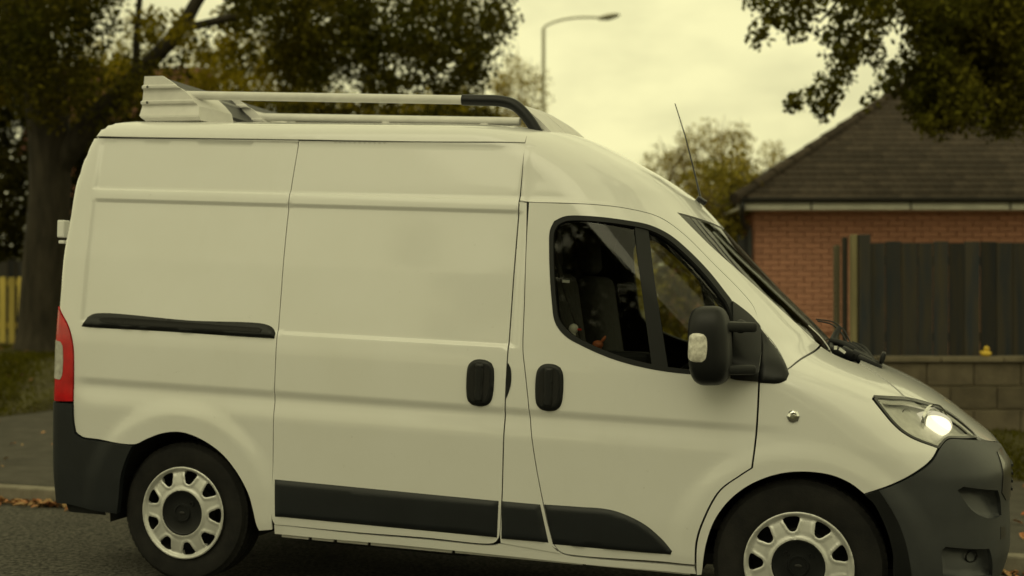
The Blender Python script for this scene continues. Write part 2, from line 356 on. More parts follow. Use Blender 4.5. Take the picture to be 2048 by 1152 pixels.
def dent(u, z):
    d = np.zeros_like(u)
    # window-height recess panel
    d += .010*ss(1.266, 1.288, z)*(1-ss(1.885, 1.912, z))*ss(-.61, -.575, u)*(1-ss(1.70, 1.715, u))
    # upper panel recess
    d += .009*ss(1.950, 1.962, z)*(1-ss(2.210, 2.222, z))*ss(-.62, -.58, u)*(1-ss(1.69, 1.74, u))
    d += .007*ss(1.950, 1.962, z)*(1-ss(2.02, 2.24, z))*ss(1.66, 1.70, u)*(1-ss(1.80, 2.25, u))
    # swage band under the door handles
    g = np.where(z > .955, 1-ss(.955, 1.003, z), ss(.84, .955, z))
    d += .0115*g*ss(-.66, -.52, u)*(1-ss(2.55, 3.05, u))
    # wheel arch flares
    for cx, cz in ((0.0, .35), (2.987, .36)):
        r = np.hypot(u-cx, z-cz)
        d -= .013*(1-ss(.48, .58, r))*ss(.15, .35, z)
    return d
def S(u, v, off=0.0):
    u = np.asarray(u, float); v = np.asarray(v, float)
    def pos(u, v):
        z = np.interp(v, *_ZV); hw = np.interp(v, *_HW)
        xf = np.interp(z, *_XF); xr = np.interp(z, *_XR); L = np.interp(z, *_LF); n = np.interp(z, *_NF)
        hw = np.maximum(hw - dent(u, z), .0)
        a = xf-L
        ph = np.clip((u-a)/(L*math.pi/2), 0, 1)*math.pi/2
        c, s = np.cos(ph), np.sin(ph); r = (c**n+s**n)**(-1/n)
        x = np.where(u > a, a+L*s*r, u); y = -hw*np.where(u > a, c*r, 1.0)
        b = xr+LR
        ph = np.clip((b-u)/(LR*math.pi/2), 0, 1)*math.pi/2
        c, s = np.cos(ph), np.sin(ph); r = (c**NR+s**NR)**(-1/NR)
        x = np.where(u < b, b-LR*s*r, x); y = np.where(u < b, -hw*c*r, y)
        tilt = np.interp(z, [.3, 1., 2.3], [-.010, .013, .021])*np.clip(u, -1, 2.6)
        return np.stack([x, y, z-tilt], -1)
    p = pos(u, v); e = 2e-3
    ue = np.minimum(u, ucen(v)-e*1.01)
    du = pos(ue+e, v)-pos(ue-e, v); vc = np.clip(v, -.1, 3.13)
    dv = pos(u, vc+e)-pos(u, vc-e)
    nn = np.cross(du, dv); l = np.linalg.norm(nn, axis=-1, keepdims=True)
    nn = nn/np.maximum(l, 1e-12)
    nn = np.where(l < 1e-9, np.array([0, 0, 1.]), nn)
    if np.ndim(off) or off: p = p+nn*np.asarray(off)[..., None] if np.ndim(off) else p+nn*off
    return p, nn
def ucen(v):
    z = np.interp(v, *_ZV); return np.interp(z, *_XF)+np.interp(z, *_LF)*(math.pi/2-1)
def urear(v):
    z = np.interp(v, *_ZV); return np.interp(z, *_XR)+LR*(1-math.pi/2)

OUT = {
 'rear_quarter': [(-.544,2.223),(-.021,2.222),(.527,2.221),(.525,2.176),(.513,1.976),(.508,1.802),(.508,1.435),(.508,1.192),(.508,.704),(.508,.359),(.508,.308),(.436,.297),(.424,.322),(.405,.401),(.378,.486),(.309,.593),(.226,.674),(.115,.733),(.009,.758),(-.096,.746),(-.196,.707),(-.253,.681),(-.496,.691),(-.57,.696),(-.609,.718),(-.621,.778),(-.625,.87),(-.629,1.028),(-.641,1.154),(-.672,1.241),(-.753,1.346),(-.898,1.37),(-.899,1.6),(-.869,2.0),(-.799,2.224)],
 'sliding_door': [(.528,2.223),(1.194,2.224),(1.686,2.228),(1.686,2.169),(1.683,1.95),(1.68,1.72),(1.677,1.488),(1.674,1.247),(1.672,1.029),(1.669,.789),(1.666,.546),(1.655,.36),(1.641,.339),(1.612,.327),(1.294,.33),(.913,.328),(.522,.334),(.508,.359),(.508,.704),(.508,1.193),(.508,1.435),(.508,1.802),(.513,1.976),(.525,2.176)],
 'roof': [(-.793,2.236),(-.545,2.231),(-.022,2.229),(.528,2.228),(1.194,2.226),(1.68,2.231),(1.674,2.281),(1.634,2.448),(1.66,2.45),(1.66,2.7),(1.62,3.1),(-.3,3.1),(-.598,2.8),(-.634,2.6),(-.679,2.45),(-.715,2.35),(-.763,2.28)],
 'cab_header': [(1.68,2.228),(1.685,1.952),(1.729,1.946),(1.878,1.945),(2.06,1.943),(2.192,1.933),(2.33,1.904),(2.452,1.828),(2.599,1.693),(2.719,1.58),(2.782,1.501),(2.798,1.423),(2.861,1.337),(2.912,1.24),(2.966,1.28),(3.135,1.331),(2.996,1.456),(2.794,1.625),(2.586,1.791),(2.421,1.94),(2.829,1.9),(2.735,2.0),(2.621,2.1),(2.464,2.2),(2.375,2.25),(2.242,2.35),(2.102,2.6),(1.67,3.1),(1.67,2.7),(1.67,2.45),(1.649,2.402)],
 'windscreen': [(2.421,1.94),(2.586,1.791),(2.794,1.625),(2.996,1.456),(3.135,1.331),(3.2,1.3),(3.28,1.325),(3.395,1.345),(3.232,1.5),(3.024,1.7),(2.833,1.895)],
 'cab_door': [(1.729,1.946),(1.878,1.945),(2.06,1.943),(2.192,1.933),(2.33,1.904),(2.452,1.828),(2.599,1.693),(2.719,1.58),(2.782,1.501),(2.798,1.423),(2.8,1.179),(2.797,.994),(2.79,.877),(2.783,.794),(2.731,.752),(2.648,.674),(2.578,.518),(2.554,.42),(2.551,.31),(2.352,.309),(2.035,.304),(1.954,.312),(1.92,.344),(1.893,.42),(1.859,.563),(1.825,.729),(1.798,.895),(1.78,1.036),(1.76,1.172),(1.746,1.262),(1.74,1.491),(1.731,1.768)],
 'window': [(1.839,1.818),(1.856,1.861),(1.906,1.885),(2.021,1.889),(2.176,1.878),(2.286,1.862),(2.38,1.822),(2.475,1.749),(2.571,1.656),(2.641,1.571),(2.678,1.519),(2.703,1.4),(2.712,1.203),(2.484,1.199),(2.33,1.211),(2.172,1.242),(2.033,1.29),(1.938,1.337),(1.889,1.395),(1.867,1.497),(1.841,1.726)],
 'window_inner': [(1.861,1.81),(1.876,1.843),(1.914,1.862),(2.023,1.866),(2.178,1.855),(2.284,1.838),(2.367,1.801),(2.459,1.729),(2.552,1.638),(2.622,1.554),(2.654,1.507),(2.682,1.4),(2.69,1.225),(2.484,1.221),(2.333,1.234),(2.18,1.265),(2.044,1.311),(1.956,1.356),(1.909,1.408),(1.888,1.498),(1.862,1.727)],
 'divider': [(2.22,1.865),(2.281,1.85),(2.412,1.205),(2.339,1.214)],
 'b_pillar': [(1.685,1.947),(1.722,1.944),(1.731,1.768),(1.74,1.491),(1.746,1.262),(1.76,1.172),(1.78,1.036),(1.798,.895),(1.825,.729),(1.859,.563),(1.893,.42),(1.92,.344),(1.954,.312),(1.91,.338),(1.947,.306),(1.662,.334),(1.659,.361),(1.668,.547),(1.671,.79),(1.674,1.029),(1.676,1.247),(1.679,1.488),(1.682,1.721),(1.685,1.95)],
 'sill': [(.515,.336),(.913,.323),(1.294,.322),(1.621,.32),(1.66,.331),(1.919,.324),(1.961,.305),(2.046,.298),(2.549,.3),(2.558,.264),(2.126,.263),(1.659,.272),(1.167,.28),(.755,.281),(.514,.285)],
 'front_wing': [(2.802,1.419),(2.86,1.333),(2.911,1.236),(2.97,1.278),(3.133,1.327),(3.17,1.301),(3.235,1.271),(3.315,1.247),(3.339,1.223),(3.36,1.194),(3.386,1.163),(3.413,1.127),(3.34,1.133),(3.269,1.138),(3.261,1.125),(3.292,1.088),(3.355,1.019),(3.419,.972),(3.528,.928),(3.501,.878),(3.442,.82),(3.367,.768),(3.246,.71),(3.189,.754),(3.107,.786),(2.984,.791),(2.882,.768),(2.778,.713),(2.696,.636),(2.634,.535),(2.598,.412),(2.584,.289),(2.581,.266),(2.557,.262),(2.556,.311),(2.559,.421),(2.583,.519),(2.652,.674),(2.735,.752),(2.787,.794),(2.794,.877),(2.801,.994),(2.804,1.179)],
 'bonnet': [(3.331,1.248),(3.353,1.224),(3.371,1.195),(3.395,1.164),(3.421,1.127),(3.532,1.103),(3.642,1.07),(3.733,1.021),(3.777,.975),(3.786,.949),(3.808,.935),(4.192,.868),(4.169,.9),(4.055,1.0),(3.919,1.1),(3.719,1.2),(3.558,1.262),(3.22,1.245)],
 'scuttle': [(3.137,1.327),(3.175,1.303),(3.241,1.273),(3.334,1.25),(3.22,1.248),(3.551,1.265),(3.398,1.342),(3.27,1.322),(3.19,1.297)],
 'headlight': [(3.417,1.122),(3.525,1.098),(3.629,1.068),(3.714,1.018),(3.758,.974),(3.763,.95),(3.656,.959),(3.578,.965),(3.556,.955),(3.53,.928),(3.419,.976),(3.359,1.021),(3.296,1.092),(3.27,1.125),(3.281,1.132),(3.351,1.127)],
 'front_bumper': [(3.532,.924),(3.558,.951),(3.581,.959),(3.651,.952),(3.797,.931),(4.202,.85),(4.227,.7),(4.234,.5),(4.216,.3),(4.164,.16),(3.796,.254),(3.594,.271),(3.377,.258),(3.372,.35),(3.363,.464),(3.333,.571),(3.283,.672),(3.246,.71),(3.369,.764),(3.446,.816),(3.505,.873)],
 'arch_lip': [(3.248,.706),(3.283,.672),(3.333,.571),(3.363,.464),(3.374,.35),(3.377,.258),(3.45,.263),(3.439,.378),(3.417,.496),(3.383,.598),(3.336,.686),(3.303,.736)],
 'grille': [(3.854,.878),(3.953,.878),(3.928,.844),(4.224,.8),(4.228,.62),(3.89,.654),(3.841,.702)],
 'fog_recess': [(3.605,.744),(3.629,.759),(3.81,.72),(3.834,.668),(3.848,.594),(3.805,.59),(3.727,.609),(3.665,.653)],
 'lower_recess': [(3.55,.472),(3.567,.488),(3.761,.458),(3.778,.413),(3.798,.319),(3.561,.351)],
 'tow_cover': [(3.837,.543),(3.884,.531),(3.89,.479),(3.837,.485)],
 'rear_bumper': [(-.625,.863),(-.621,.773),(-.609,.713),(-.567,.691),(-.496,.686),(-.259,.675),(-.293,.613),(-.325,.523),(-.341,.397),(-.352,.327),(-.523,.337),(-.678,.353),(-.869,.335),(-.89,.5),(-.892,.86)],
 'tail_light': [(-.753,1.346),(-.672,1.241),(-.641,1.154),(-.629,1.028),(-.625,.87),(-.84,.86),(-.84,1.1),(-.83,1.33)],
 'tail_clear': [(-.752,1.173),(-.712,1.168),(-.698,1.146),(-.693,.994),(-.704,.976),(-.835,.985),(-.835,1.18)],
 'door_trim_slide': [(.517,.562),(1.654,.543),(1.648,.36),(.521,.374)],
 'door_trim_pillar': [(1.665,.544),(1.85,.542),(1.892,.356),(1.665,.356)],
 'door_trim_cab': [(1.864,.544),(2.033,.546),(2.151,.546),(2.226,.531),(2.327,.486),(2.406,.421),(2.452,.368),(2.445,.348),(2.352,.346),(1.908,.35)],
 'rail_cover': [(-.598,1.25),(-.575,1.299),(-.532,1.319),(.019,1.311),(.433,1.314),(.475,1.299),(.498,1.272),(.495,1.247),(.308,1.247),(-.111,1.25),(-.547,1.248)],
 'rail_slot': [(-.494,1.288),(-.48,1.296),(.413,1.294),(.429,1.28),(.426,1.268),(-.468,1.272),(-.488,1.276)],
 'handle_slide': [(1.486,1.167),(1.499,1.191),(1.525,1.206),(1.573,1.206),(1.6,1.194),(1.613,1.167),(1.611,1.036),(1.598,1.008),(1.572,.994),(1.519,.995),(1.494,1.012),(1.486,1.039)],
 'handle_cab': [(1.815,1.164),(1.828,1.19),(1.853,1.205),(1.899,1.205),(1.925,1.193),(1.938,1.167),(1.938,1.036),(1.923,1.007),(1.898,.994),(1.849,.995),(1.825,1.012),(1.815,1.039)],
 'repeater': [(2.921,1.038),(2.929,1.06),(2.947,1.07),(2.968,1.063),(2.977,1.042),(2.969,1.02),(2.949,1.01),(2.93,1.017)],
 'sail_door': [(2.669,1.523),(2.71,1.495),(2.756,1.458),(2.794,1.414),(2.8,1.181),(2.7,1.185),(2.681,1.19)],
 'sail_fixed': [(2.801,1.406),(2.849,1.339),(2.9,1.26),(2.919,1.22),(2.912,1.195),(2.885,1.181),(2.804,1.179)],
 'striker': [(1.679,1.199),(1.692,1.177),(1.697,1.111),(1.687,1.064),(1.676,1.036),(1.675,1.121)],
 'arch_rear': [(.405,.401),(.378,.486),(.309,.593),(.226,.674),(.115,.733),(.009,.758),(-.096,.746),(-.196,.707),(-.253,.681)],
 'arch_front': [(3.246,.71),(3.189,.754),(3.107,.786),(2.984,.791),(2.882,.768),(2.778,.713),(2.696,.636),(2.634,.535),(2.598,.412),(2.584,.289)],
}
LAMPC = {'main': [3.525, -0.76, 0.978], 'small': [3.412, -0.8, 1.014]}

VAN = empty('delivery_van', matrix=FRAME, label='white high roof panel van with grey bumpers and roof rails standing on the road', cat='van')
VAN.rotation_mode = 'XYZ'

def smooth_loop(P, sp, corner=38):
    """Catmull-Rom through the outline, keeping real corners, resampled to spacing sp"""
    P = np.array(P, float); n = len(P); keep = []
    for i in range(n):
        a = P[i]-P[i-1]; b = P[(i+1) % n]-P[i]
        an = abs(math.degrees(math.atan2(a[0]*b[1]-a[1]*b[0], a@b))); keep.append(an > corner)
    out = []; cid = []
    for i in range(n):
        p1, p2 = P[i], P[(i+1) % n]; p0 = P[i-1]; p3 = P[(i+2) % n]
        d = np.linalg.norm(p2-p1)
        if keep[i]: p0 = 2*p1-p2
        if keep[(i+1) % n]: p3 = 2*p2-p1
        t0 = 0; t1 = max(np.linalg.norm(p1-p0), 1e-6)**.5; t2 = t1+max(d, 1e-6)**.5; t3 = t2+max(np.linalg.norm(p3-p2), 1e-6)**.5
        k = max(1, int(math.ceil(d/sp)))
        for j in range(k):
            t = t1+(t2-t1)*j/k
            A1 = (t1-t)/(t1-t0)*p0+(t-t0)/(t1-t0)*p1; A2 = (t2-t)/(t2-t1)*p1+(t-t1)/(t2-t1)*p2; A3 = (t3-t)/(t3-t2)*p2+(t-t2)/(t3-t2)*p3
            B1 = (t2-t)/(t2-t0)*A1+(t-t0)/(t2-t0)*A2; B2 = (t3-t)/(t3-t1)*A2+(t-t1)/(t3-t1)*A3
            out.append((t2-t)/(t2-t1)*B1+(t-t1)/(t2-t1)*B2); cid.append(keep[i] and j == 0)
    return np.array(out)
def inset(P, d, hold=None):
    n = len(P); a = P-np.roll(P, 1, 0); b = np.roll(P, -1, 0)-P
    area = .5*np.sum(P[:, 0]*np.roll(P[:, 1], -1)-np.roll(P[:, 0], -1)*P[:, 1]); sg = 1 if area > 0 else -1
    def nr(v): v = v/np.maximum(np.linalg.norm(v, axis=1, keepdims=True), 1e-9); return np.stack([-v[:, 1], v[:, 0]], 1)*sg
    m = nr(a)+nr(b); m /= np.maximum(np.linalg.norm(m, axis=1, keepdims=True), 1e-9)
    c = np.maximum((m*nr(b)).sum(1), .45); Q = P+m*(d/c)[:, None]
    if hold is not None: Q = np.where(hold(P)[:, None], P, Q)
    return Q
def pip(P, q):
    x, y = q[:, 0][:, None], q[:, 1][:, None]; x1, y1 = P[:, 0], P[:, 1]; x2, y2 = np.roll(x1, -1), np.roll(y1, -1)
    c = ((y1 > y) != (y2 > y)) & (x < (x2-x1)*(y-y1)/np.where(y2 == y1, 1e-12, y2-y1)+x1); return c.sum(1) % 2 == 1
def centre_hold(P): return np.abs(P[:, 0]-ucen(P[:, 1])) < .012
CREASE = [1.266, 1.272, 1.277, 1.282, 1.288, 1.885, 1.892, 1.899, 1.905, 1.912, 1.950, 1.954, 1.958, 1.962, 2.210, 2.216, 2.222, .955, .967, .979, .991, 1.003]
def tri(loop, holes, g, rows=None):
    loops = [loop]+holes; V = []; E = []
    for L_ in loops:
        b = len(V); V += [tuple(p) for p in L_]; E += [(b+i, b+(i+1) % len(L_)) for i in range(len(L_))]
    B = np.array(V); lo, hi = loop.min(0), loop.max(0)
    if g:
        ys = np.arange(lo[1]+g/2, hi[1], g)
        if rows is not None: ys = np.array(sorted([y for y in ys if np.abs(np.array(rows)-y).min() > .005]+[y for y in rows if lo[1] < y < hi[1]]))
        gx, gy = np.meshgrid(np.arange(lo[0]+g/2, hi[0], g), ys); q = np.stack([gx.ravel(), gy.ravel()], 1)
        q = q[pip(loop, q)]
        for h in holes: q = q[~pip(h, q)]
        if len(q):
            keep = np.ones(len(q), bool)
            for i in range(0, len(q), 2000):
                d = np.linalg.norm(q[i:i+2000, None]-B[None], axis=2).min(1); keep[i:i+2000] = d > g*.45
            V += [tuple(p) for p in q[keep]]
    co, _, fa, *_r = delaunay_2d_cdt([Vector(p) for p in V], E, [], 1, 1e-6)
    co = np.array([tuple(c) for c in co]); F_ = np.array([f for f in fa if len(f) == 3])
    cen = co[F_].mean(1); ok = pip(loop, cen)
    for h in holes: ok &= ~pip(h, cen)
    F_ = F_[ok]
    a, b, c = co[F_[:, 0]], co[F_[:, 1]], co[F_[:, 2]]
    cr_ = (b[:, 0]-a[:, 0])*(c[:, 1]-a[:, 1])-(b[:, 1]-a[:, 1])*(c[:, 0]-a[:, 0])
    F_[cr_ < 0] = F_[cr_ < 0][:, ::-1]; F_ = F_[np.abs(cr_) > 1e-10]
    return co, F_
def build(name, P, N, F_, thick, m, parent, mirror, smooth=True, bev=0.0):
    """skin with analytic normals plus a turned-in rim; mirror: None, 'copy' (second object) or 'join'"""
    F_ = np.asarray(F_); ed = {}
    for f in F_:
        for i in range(3):
            e = (f[i], f[(i+1) % 3]); ed[e] = 1
    bd = [e for e in ed if (e[1], e[0]) not in ed]
    if mirror == 'join': bd = [e for e in bd if not (abs(P[e[0]][1]) < .004 and abs(P[e[1]][1]) < .004)]
    V = [*P]; NN = [*N]; FF = [tuple(f) for f in F_]; top = len(FF)
    if thick and bd:
        mid = {}
        for e in bd:
            for k in e:
                if k not in mid: mid[k] = len(V); V.append(P[k]-N[k]*thick); NN.append(N[k])
        for a, b in bd: FF.append((b, a, mid[a], mid[b]))
    V = np.array(V); NN = np.array(NN)
    if mirror == 'join':
        n0 = len(V); V = np.concatenate([V, V*[1, -1, 1]]); NN = np.concatenate([NN, NN*[1, -1, 1]])
        FF = FF+[tuple(x+n0 for x in reversed(f)) for f in FF]; tops = [True]*top+[False]*(len(FF)//2-top); tops = tops+tops
    else: tops = [True]*top+[False]*(len(FF)-top)
    o = mesh(name, V, FF, m, parent); me = o.data
    me.polygons.foreach_set('use_smooth', tops)
    if smooth:
        ln = []
        for p_, t in zip(FF, tops):
            for k in p_: ln.append(tuple(NN[k]) if t else (0, 0, 0))
        me.normals_split_custom_set(ln)
    if mirror == 'copy':
        c = o.copy(); c.scale = (1, -1, 1); link(c, parent)
    return o
def panel(name, key, m, parent=None, off=0.0, thick=.014, gap=.0022, g=.024, holes=(), mirror=None, sp=None, dome=0.0, corner=38, hole_gap=0.0):
    L_ = smooth_loop(OUT[key] if isinstance(key, str) else key, sp or g, corner)
    if gap: L_ = inset(L_, gap, centre_hold if mirror == 'join' else None)
    H = [smooth_loop(OUT[h] if isinstance(h, str) else h, sp or g, corner) for h in holes]
    H = [inset(h, -hole_gap) if hole_gap else h for h in H]
    co, F_ = tri(L_, H, g, CREASE if m is M['paint'] else None)
    of = off
    if dome:
        d = np.linalg.norm(co[:, None]-L_[None], axis=2).min(1); q = np.clip((dome-d)/dome, 0, 1); of = off-min(dome, off+.0-.001)*(1-np.sqrt(1-q*q))
    P, N = S(co[:, 0], co[:, 1], of)
    if dome:      # pillowed edge: normals from the faces
        me = bpy.data.meshes.new('t'); me.from_pydata([tuple(p) for p in P], [], [tuple(map(int, f)) for f in F_]); me.update()
        N = np.array([tuple(v.normal) for v in me.vertices]); bpy.data.meshes.remove(me)
    return build(name, P, N, F_, thick, m, VAN if parent is None else parent, mirror)

# inner shell (keeps light out, closes the gaps), holes at wheels, door windows and windscreen
nu, nv = 150, 84
vs_ = np.concatenate([np.linspace(.30, 2.2, 64), np.linspace(2.24, 3.14, 20)])
G_ = np.array([[(urear(v)+(ucen(v)-urear(v))*i/(nu-1), v) for v in vs_] for i in range(nu)])
P, N = S(G_[..., 0], G_[..., 1], np.where(G_[..., 1] > 2.1, -.06, -.03))
arr = np.array(OUT['arch_rear']+[(-.29, .2), (.43, .2)]) if OUT['arch_rear'][0][0] > 0 else None
def arch_poly(k, x0, x1): q = sorted(OUT[k]); return np.array([(x0, .0)]+q+[(x1, .0)])
AR = np.array([(.47*math.cos(t), .35+.46*math.sin(t)) for t in np.linspace(0, math.pi, 20)]+[(-.47, 0), (.47, 0)])
AF = AR+[2.987, .01]
HO = [inset(np.array(OUT['window']), -.05), np.array(OUT['windscreen']), AR, AF, np.array(OUT['headlight']), inset(np.array(OUT['fog_recess']), -.02), inset(np.array(OUT['lower_recess']), -.02), inset(np.array(OUT['scuttle']), .01)]
fl = []
for i in range(nu-1):
    q = (G_[i, :-1]+G_[i+1, 1:])/2; bad = np.zeros(nv-1, bool)
    for h in HO: bad |= pip(h, q)
    for j in range(nv-1):
        if not bad[j]: a = i*nv+j; fl += [(a, a+nv, a+nv+1), (a, a+nv+1, a+1)]
build('inner_shell', P.reshape(-1, 3), N.reshape(-1, 3), fl, 0, M['cabin'], VAN, 'join')

# ---- body panels
pa = M['paint']
panel('rear_quarter', 'rear_quarter', pa, mirror='copy', g=.026)
panel('sliding_door', 'sliding_door', pa, mirror='copy', g=.026)
panel('roof_panel', 'roof', pa, mirror='join', g=.03, sp=.022, gap=.0012)
panel('cab_roof', 'cab_header', pa, mirror='join', g=.025, gap=.0015)
door = panel('cab_door', 'cab_door', pa, mirror='copy', g=.022, holes=('window',))
panel('door_pillar', 'b_pillar', pa, mirror='copy', g=.02)
panel('sill', 'sill', pa, mirror='copy', g=.02, off=-.004)
panel('front_wing', 'front_wing', pa, mirror='copy', g=.022)
panel('bonnet', 'bonnet', pa, mirror='join', g=.024)
panel('windscreen', 'windscreen', M['screen'], mirror='join', g=.03, off=-.004, thick=0, gap=.004)
panel('scuttle_panel', 'scuttle', M['plastic'], mirror='join', g=.025, off=-.035, gap=-.006)
panel('front_bumper', 'front_bumper', M['bumper'], mirror='join', g=.022, off=.006, thick=.03, holes=('fog_recess', 'lower_recess'))
panel('rear_bumper', 'rear_bumper', M['trim'], mirror='copy', g=.022, off=.012, thick=.03)
panel('rear_door', [(float(urear(v)), v) for v in (.86, 1.0, 1.2, 1.4, 1.6, 1.8, 2.0, 2.2)]+[(float(urear(v))+.075, v) for v in (2.2, 2.0, 1.8, 1.6, 1.4, 1.2, 1.0, .86)], pa, mirror='join', g=.02, off=-.012)
# recesses in the front bumper: dished inserts
for k in ('fog_recess', 'lower_recess'):
    Lp = smooth_loop(OUT[k], .014); co, F_ = tri(inset(Lp, -.003), [], .014)
    d = np.linalg.norm(co[:, None]-Lp[None], axis=2).min(1); dp = np.where(pip(Lp, co), d, 0)
    lo, hi = co[:, 1].min(), co[:, 1].max(); tt = (co[:, 1]-lo)/(hi-lo)
    P, N = S(co[:, 0], co[:, 1], -.004-np.minimum(dp*2.6, .012+.055*tt))
    me = bpy.data.meshes.new('t'); me.from_pydata([tuple(p) for p in P], [], [tuple(map(int, f)) for f in F_]); me.update(); N = np.array([tuple(v.normal) for v in me.vertices]); bpy.data.meshes.remove(me)
    build('bumper_recess', P, N, F_, 0, M['bumper'], VAN, 'copy')
panel('grille', 'grille', M['gloss_black'], mirror='join', g=.02, off=.010, thick=.012, gap=0)
for v0 in (.66, .70, .74, .78):
    uc = float(ucen(v0)); panel('grille_bar', [(uc-.16, v0-.006), (uc, v0-.006), (uc, v0+.006), (uc-.16, v0+.006)], M['trim'], mirror='join', g=0, sp=.02, off=.02, thick=.01, gap=0)
panel('arch_lip', 'arch_lip', M['plastic'], off=.0085, thick=.012, gap=.001, g=.014, mirror='copy')
panel('tow_cover', 'tow_cover', M['gloss_black'], off=.0075, thick=.004, gap=0, g=.01)
uvl = np.array(OUT['lower_recess']).mean(0)+[.05, .0]
tube('fog_blank_ring', [tuple(S(uvl[0]+.030*math.cos(a), uvl[1]+.030*math.sin(a), -.040)[0]) for a in np.linspace(0, 2*math.pi, 25)], .004, M['plastic'], VAN, 6)
# tail lamps
tl = panel('tail_light', 'tail_light', M['red_lens'], mirror='copy', g=.02, off=.008, thick=.03, corner=60)
panel('clear_lens', 'tail_clear', M['clear_lens'], parent=tl, g=.015, off=.0105, thick=.006, gap=0)
# dark protective mouldings
for k in ('door_trim_slide', 'door_trim_pillar', 'door_trim_cab'):
    panel('side_moulding', k, M['trim'], mirror='copy', g=.016, off=.014, thick=.02, gap=.002, dome=.022)
# door window: rubber frame, panes, divider
fr = panel('window_frame', 'window', M['rubber'], g=.014, off=.002, thick=.02, holes=('window_inner',), gap=.001, sp=.014)
fr2 = fr.copy(); fr2.scale = (1, -1, 1); link(fr2, VAN)
panel('door_lining', inset(smooth_loop(OUT['window'], .03), -.085), M['cabin'], g=.03, off=-.028, thick=.02, holes=('window_inner',), mirror='copy', gap=0)
panel('side_window', 'window_inner', M['glass'], mirror='copy', g=.03, off=-.012, thick=0, gap=-.004)
panel('window_divider', 'divider', M['rubber'], mirror='copy', g=.015, off=-.004, thick=.015, gap=0)
panel('mirror_sail', 'sail_door', M['plastic'], g=.016, off=.012, thick=.016, gap=.001, mirror='copy')
panel('mirror_sail', 'sail_fixed', M['plastic'], g=.012, off=.013, thick=.016, gap=-.002, mirror='copy', dome=.02)
# sliding door rail
rc = panel('rail_cover', 'rail_cover', M['plastic'], off=.018, thick=.025, g=.012, gap=0, dome=.022, mirror='copy')
panel('rail_slot', 'rail_slot', M['dark'], parent=rc, off=.0195, thick=.004, g=.012, gap=0)
# handles
for k in ('handle_slide', 'handle_cab'):
    L_ = np.array(OUT[k]); c = L_.mean(0); sx, sz = np.ptp(L_[:, 0]), np.ptp(L_[:, 1])
    hd = panel('door_handle', k, M['plastic'], off=.014, thick=.02, g=.008, gap=0, dome=.016)
    inn = [(c[0]+(p[0]-c[0])*.70, c[1]+(p[1]-c[1])*.80) for p in L_]
    panel('handle_recess_shade', inn, M['dark'], parent=hd, off=.0148, thick=.004, g=.01, gap=0)  # flat dark plate stands in for the shade inside the handle hollow
    w, h = sx*.15, sz*.42
    panel('handle_bar', [(c[0]-w, c[1]-h), (c[0]+w, c[1]-h), (c[0]+w*1.1, c[1]+h*.5), (c[0]+w, c[1]+h), (c[0]-w, c[1]+h), (c[0]-w*1.1, c[1]+h*.5)], M['plastic'], parent=hd, off=.024, thick=.014, g=.006, gap=0, dome=.007, corner=80)
panel('striker_plate', 'striker', M['plastic'], off=.003, thick=.004, gap=0, g=.01)
# side repeater
rp = panel('repeater_lamp', 'repeater', M['chrome'], off=.010, thick=.014, gap=0, g=.006, dome=.016)
c = np.array(OUT['repeater']).mean(0); P0, N0 = S(c[0], c[1], .010)
# headlamp
hl = panel('headlight', 'headlight', M['silver'], off=-.034, thick=0, gap=-.004, g=.018)
hlL = smooth_loop(OUT['headlight'], .012)
rimP = []; Fr = []
n = len(hlL)
for o_, in_ in ((.0, 0), (-.055, -.003)):
    q = inset(hlL, in_-.001); rimP.append(S(q[:, 0], q[:, 1], o_)[0])
mesh('lamp_rim', np.concatenate(rimP), [(i, (i+1) % n, n+(i+1) % n, n+i) for i in range(n)], M['gloss_black'], hl, True)
panel('lamp_seal', 'headlight', M['gloss_black'], parent=hl, off=.002, thick=.006, gap=-.002, g=0, sp=.012, holes=[inset(hlL, .006)])
panel('lamp_trim', inset(hlL, .007), M['bright'], parent=hl, off=-.006, thick=.008, gap=0, g=0, sp=.012, holes=[inset(hlL, .017)])
panel('lamp_lens', 'headlight', M['lens'], parent=hl, off=.0, thick=0, gap=.002, g=.02)
def bowl(name, c, r, depth, ax, m, parent):
    prof = [(r*math.sin(t), -depth*(1-math.cos(t))*1.0) for t in np.linspace(math.pi/2, .12, 10)]
    prof = [(r, .0)]+[(r*math.cos(t), -depth*math.sin(t)) for t in np.linspace(0, math.pi/2-.15, 9)]
    o = lathe(name, prof, m, parent, 32); o.matrix_local = Matrix.Translation(c) @ Vector((0, 1, 0)).rotation_difference(Vector(ax)).to_matrix().to_4x4(); return o
lc, ln_ = S(3.66, .985, -.045)      # main beam bowl
hc = np.mean([np.array(p) for p in OUT['headlight'][:6]], 0)
def lampspot(px): return px
b1 = np.array(LAMPC['main']); b2 = np.array(LAMPC['small'])
ax = Vector((.80, -.60, .06)).normalized()
bowl('reflector', b1, .060, .04, ax, M['bright'], hl)
ellipsoid('reflector_glow', tuple(b1+np.array([-.012, .018, .0])), (.088, .03, .060), M['glow'], hl, 12)  # self-lit ellipsoid imitates the bulb's light spread over the reflector
bowl('reflector', b2, .032, .03, ax, M['chrome'], hl)
ellipsoid('bulb', tuple(b1+np.array([.0, -.004, -.004])), (.070, .036, .046), M['bulb'], hl, 12)
for k_, q_ in ((.072, .0), (.084, -.006)):
    lathe('reflector_ring', [(k_, q_), (k_+.006, q_-.004), (k_+.007, q_+.008)], M['chrome'], hl, 40).matrix_local = Matrix.Translation(b1) @ Vector((0, -1, 0)).rotation_difference(ax).to_matrix().to_4x4()
